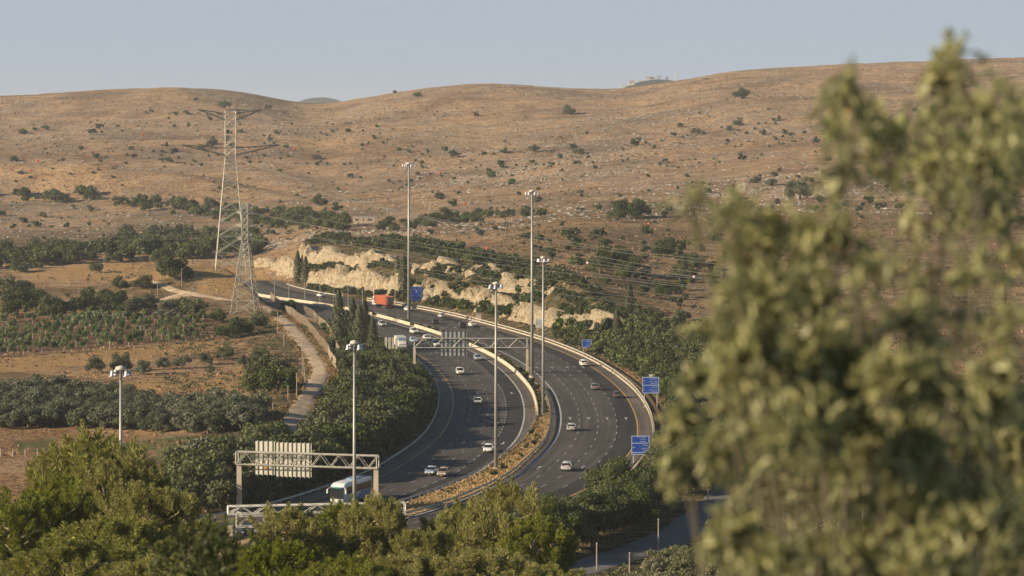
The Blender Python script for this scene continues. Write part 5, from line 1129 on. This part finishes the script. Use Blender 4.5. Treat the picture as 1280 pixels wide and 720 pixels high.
# white box truck
loc,rz=roadpos(500.5,438,0); t=empty('box_truck',loc,rz,'white box truck facing us, left of the light blue car','truck'); tw=plain('truck_white',(.66,.66,.62),.45,var=.1); 
MB().box((0,-1.2,2.35),(2.5,6.4,2.9)).build('cargo_box',tw,t); MB().box((0,-1,.8),(1.0,7.2,.25)).build('chassis',blk,t)
MB().loft([ring(2.15,2.35,.55,2.9,.15),ring(3.3,2.35,.5,2.85,.2),ring(3.95,2.3,.5,2.1,.2),ring(4.1,2.2,.55,1.2,.2)]).build('cab',tw,t,True); MB().add([(-1.05,3.43,2.72),(1.05,3.43,2.72),(1.1,4.06,1.75),(-1.1,4.06,1.75)],[(0,1,2,3)]).build('windscreen',glass,t); MB().box((0,4.1,1.0),(1.6,.1,.3)).build('grille',blk,t); MB().box((0,2.6,3.2),(2.1,1.1,.5),taper=.8).build('wind_deflector',busb,t)
for s in (-1,1):
    MB().box((s*1.18,3.1,2.0),(.05,.8,.6)).build('side_window',glass,t); MB().box((s*.85,4.1,.75),(.36,.12,.22)).build('headlight',lampw,t); MB().box((s*1.4,3.5,2.1),(.15,.12,.5)).build('mirror',blk,t)
    for y in (-2.8,2.9): wheel(t,s*1.02,y,.48,.3)
# container truck and its container
loc,rz=roadpos(478,384.5,1); t=empty('container_truck',loc,rz,'truck with a white cab hauling the orange red container away from us','truck'); cr=plain('container_red',(.52,.15,.075),.6,var=.2,scale=.6); tr=plain('trailer_red',(.32,.04,.03),.6,var=.2)
MB().box((0,-1.6,1.15),(1.1,12.0,.3)).build('chassis',blk,t); MB().loft([ring(4.9,2.4,.6,3.6,.15),ring(6.2,2.4,.55,3.6,.2),ring(6.9,2.35,.55,2.6,.2),ring(7.05,2.2,.6,1.3,.2)]).build('cab',tw,t,True)
MB().add([(-1.05,6.42,3.3),(1.05,6.42,3.3),(1.1,6.98,2.0),(-1.1,6.98,2.0)],[(0,1,2,3)]).build('windscreen',glass,t); MB().box((0,-7.65,.95),(2.4,.15,.5)).build('rear_bumper',tr,t)
for s in (-1,1):
    MB().box((s*.95,-7.75,1.0),(.4,.06,.2)).build('tail_light',lampr,t); MB().box((s*1.21,5.9,2.6),(.05,.9,.7)).build('side_window',glass,t)
    for y in (-6.4,-5.1,-3.8,3.2,5.9): wheel(t,s*1.02,y,.52,.34)
c=empty('shipping_container',(loc[0],loc[1],loc[2]+1.32),rz,'orange red corrugated shipping container riding on the truck','container'); mb=MB(); mb.box((0,-1.5,1.32),(2.36,11.9,2.5))
for k in range(34):
    for s in (-1,1): mb.box((s*1.2,-7.2+k*.345,1.32),(.07,.17,2.4))
mb.build('container_shell',cr,c); f=MB()
for s in (-1,1):
    for y in (-7.5,4.5): f.box((s*1.18,y,1.32),(.16,.16,2.66))
    for z in (.04,2.6): f.box((s*1.18,-1.5,z),(.13,11.8,.12))
f.build('corner_frame',cr,c); d_=plain('container_door_dark',(.17,.045,.035),.7,var=.2)
for s in (-1,1):
    q=MB().box((s*.57,-7.5,1.32),(1.1,.1,2.4)).build('door',d_,c); m_=MB(); m_.bar((s*.35,-7.6,.15),(s*.35,-7.6,2.5),.035); m_.bar((s*.8,-7.6,.15),(s*.8,-7.6,2.5),.035); m_.build('lock_bar',steel,q)
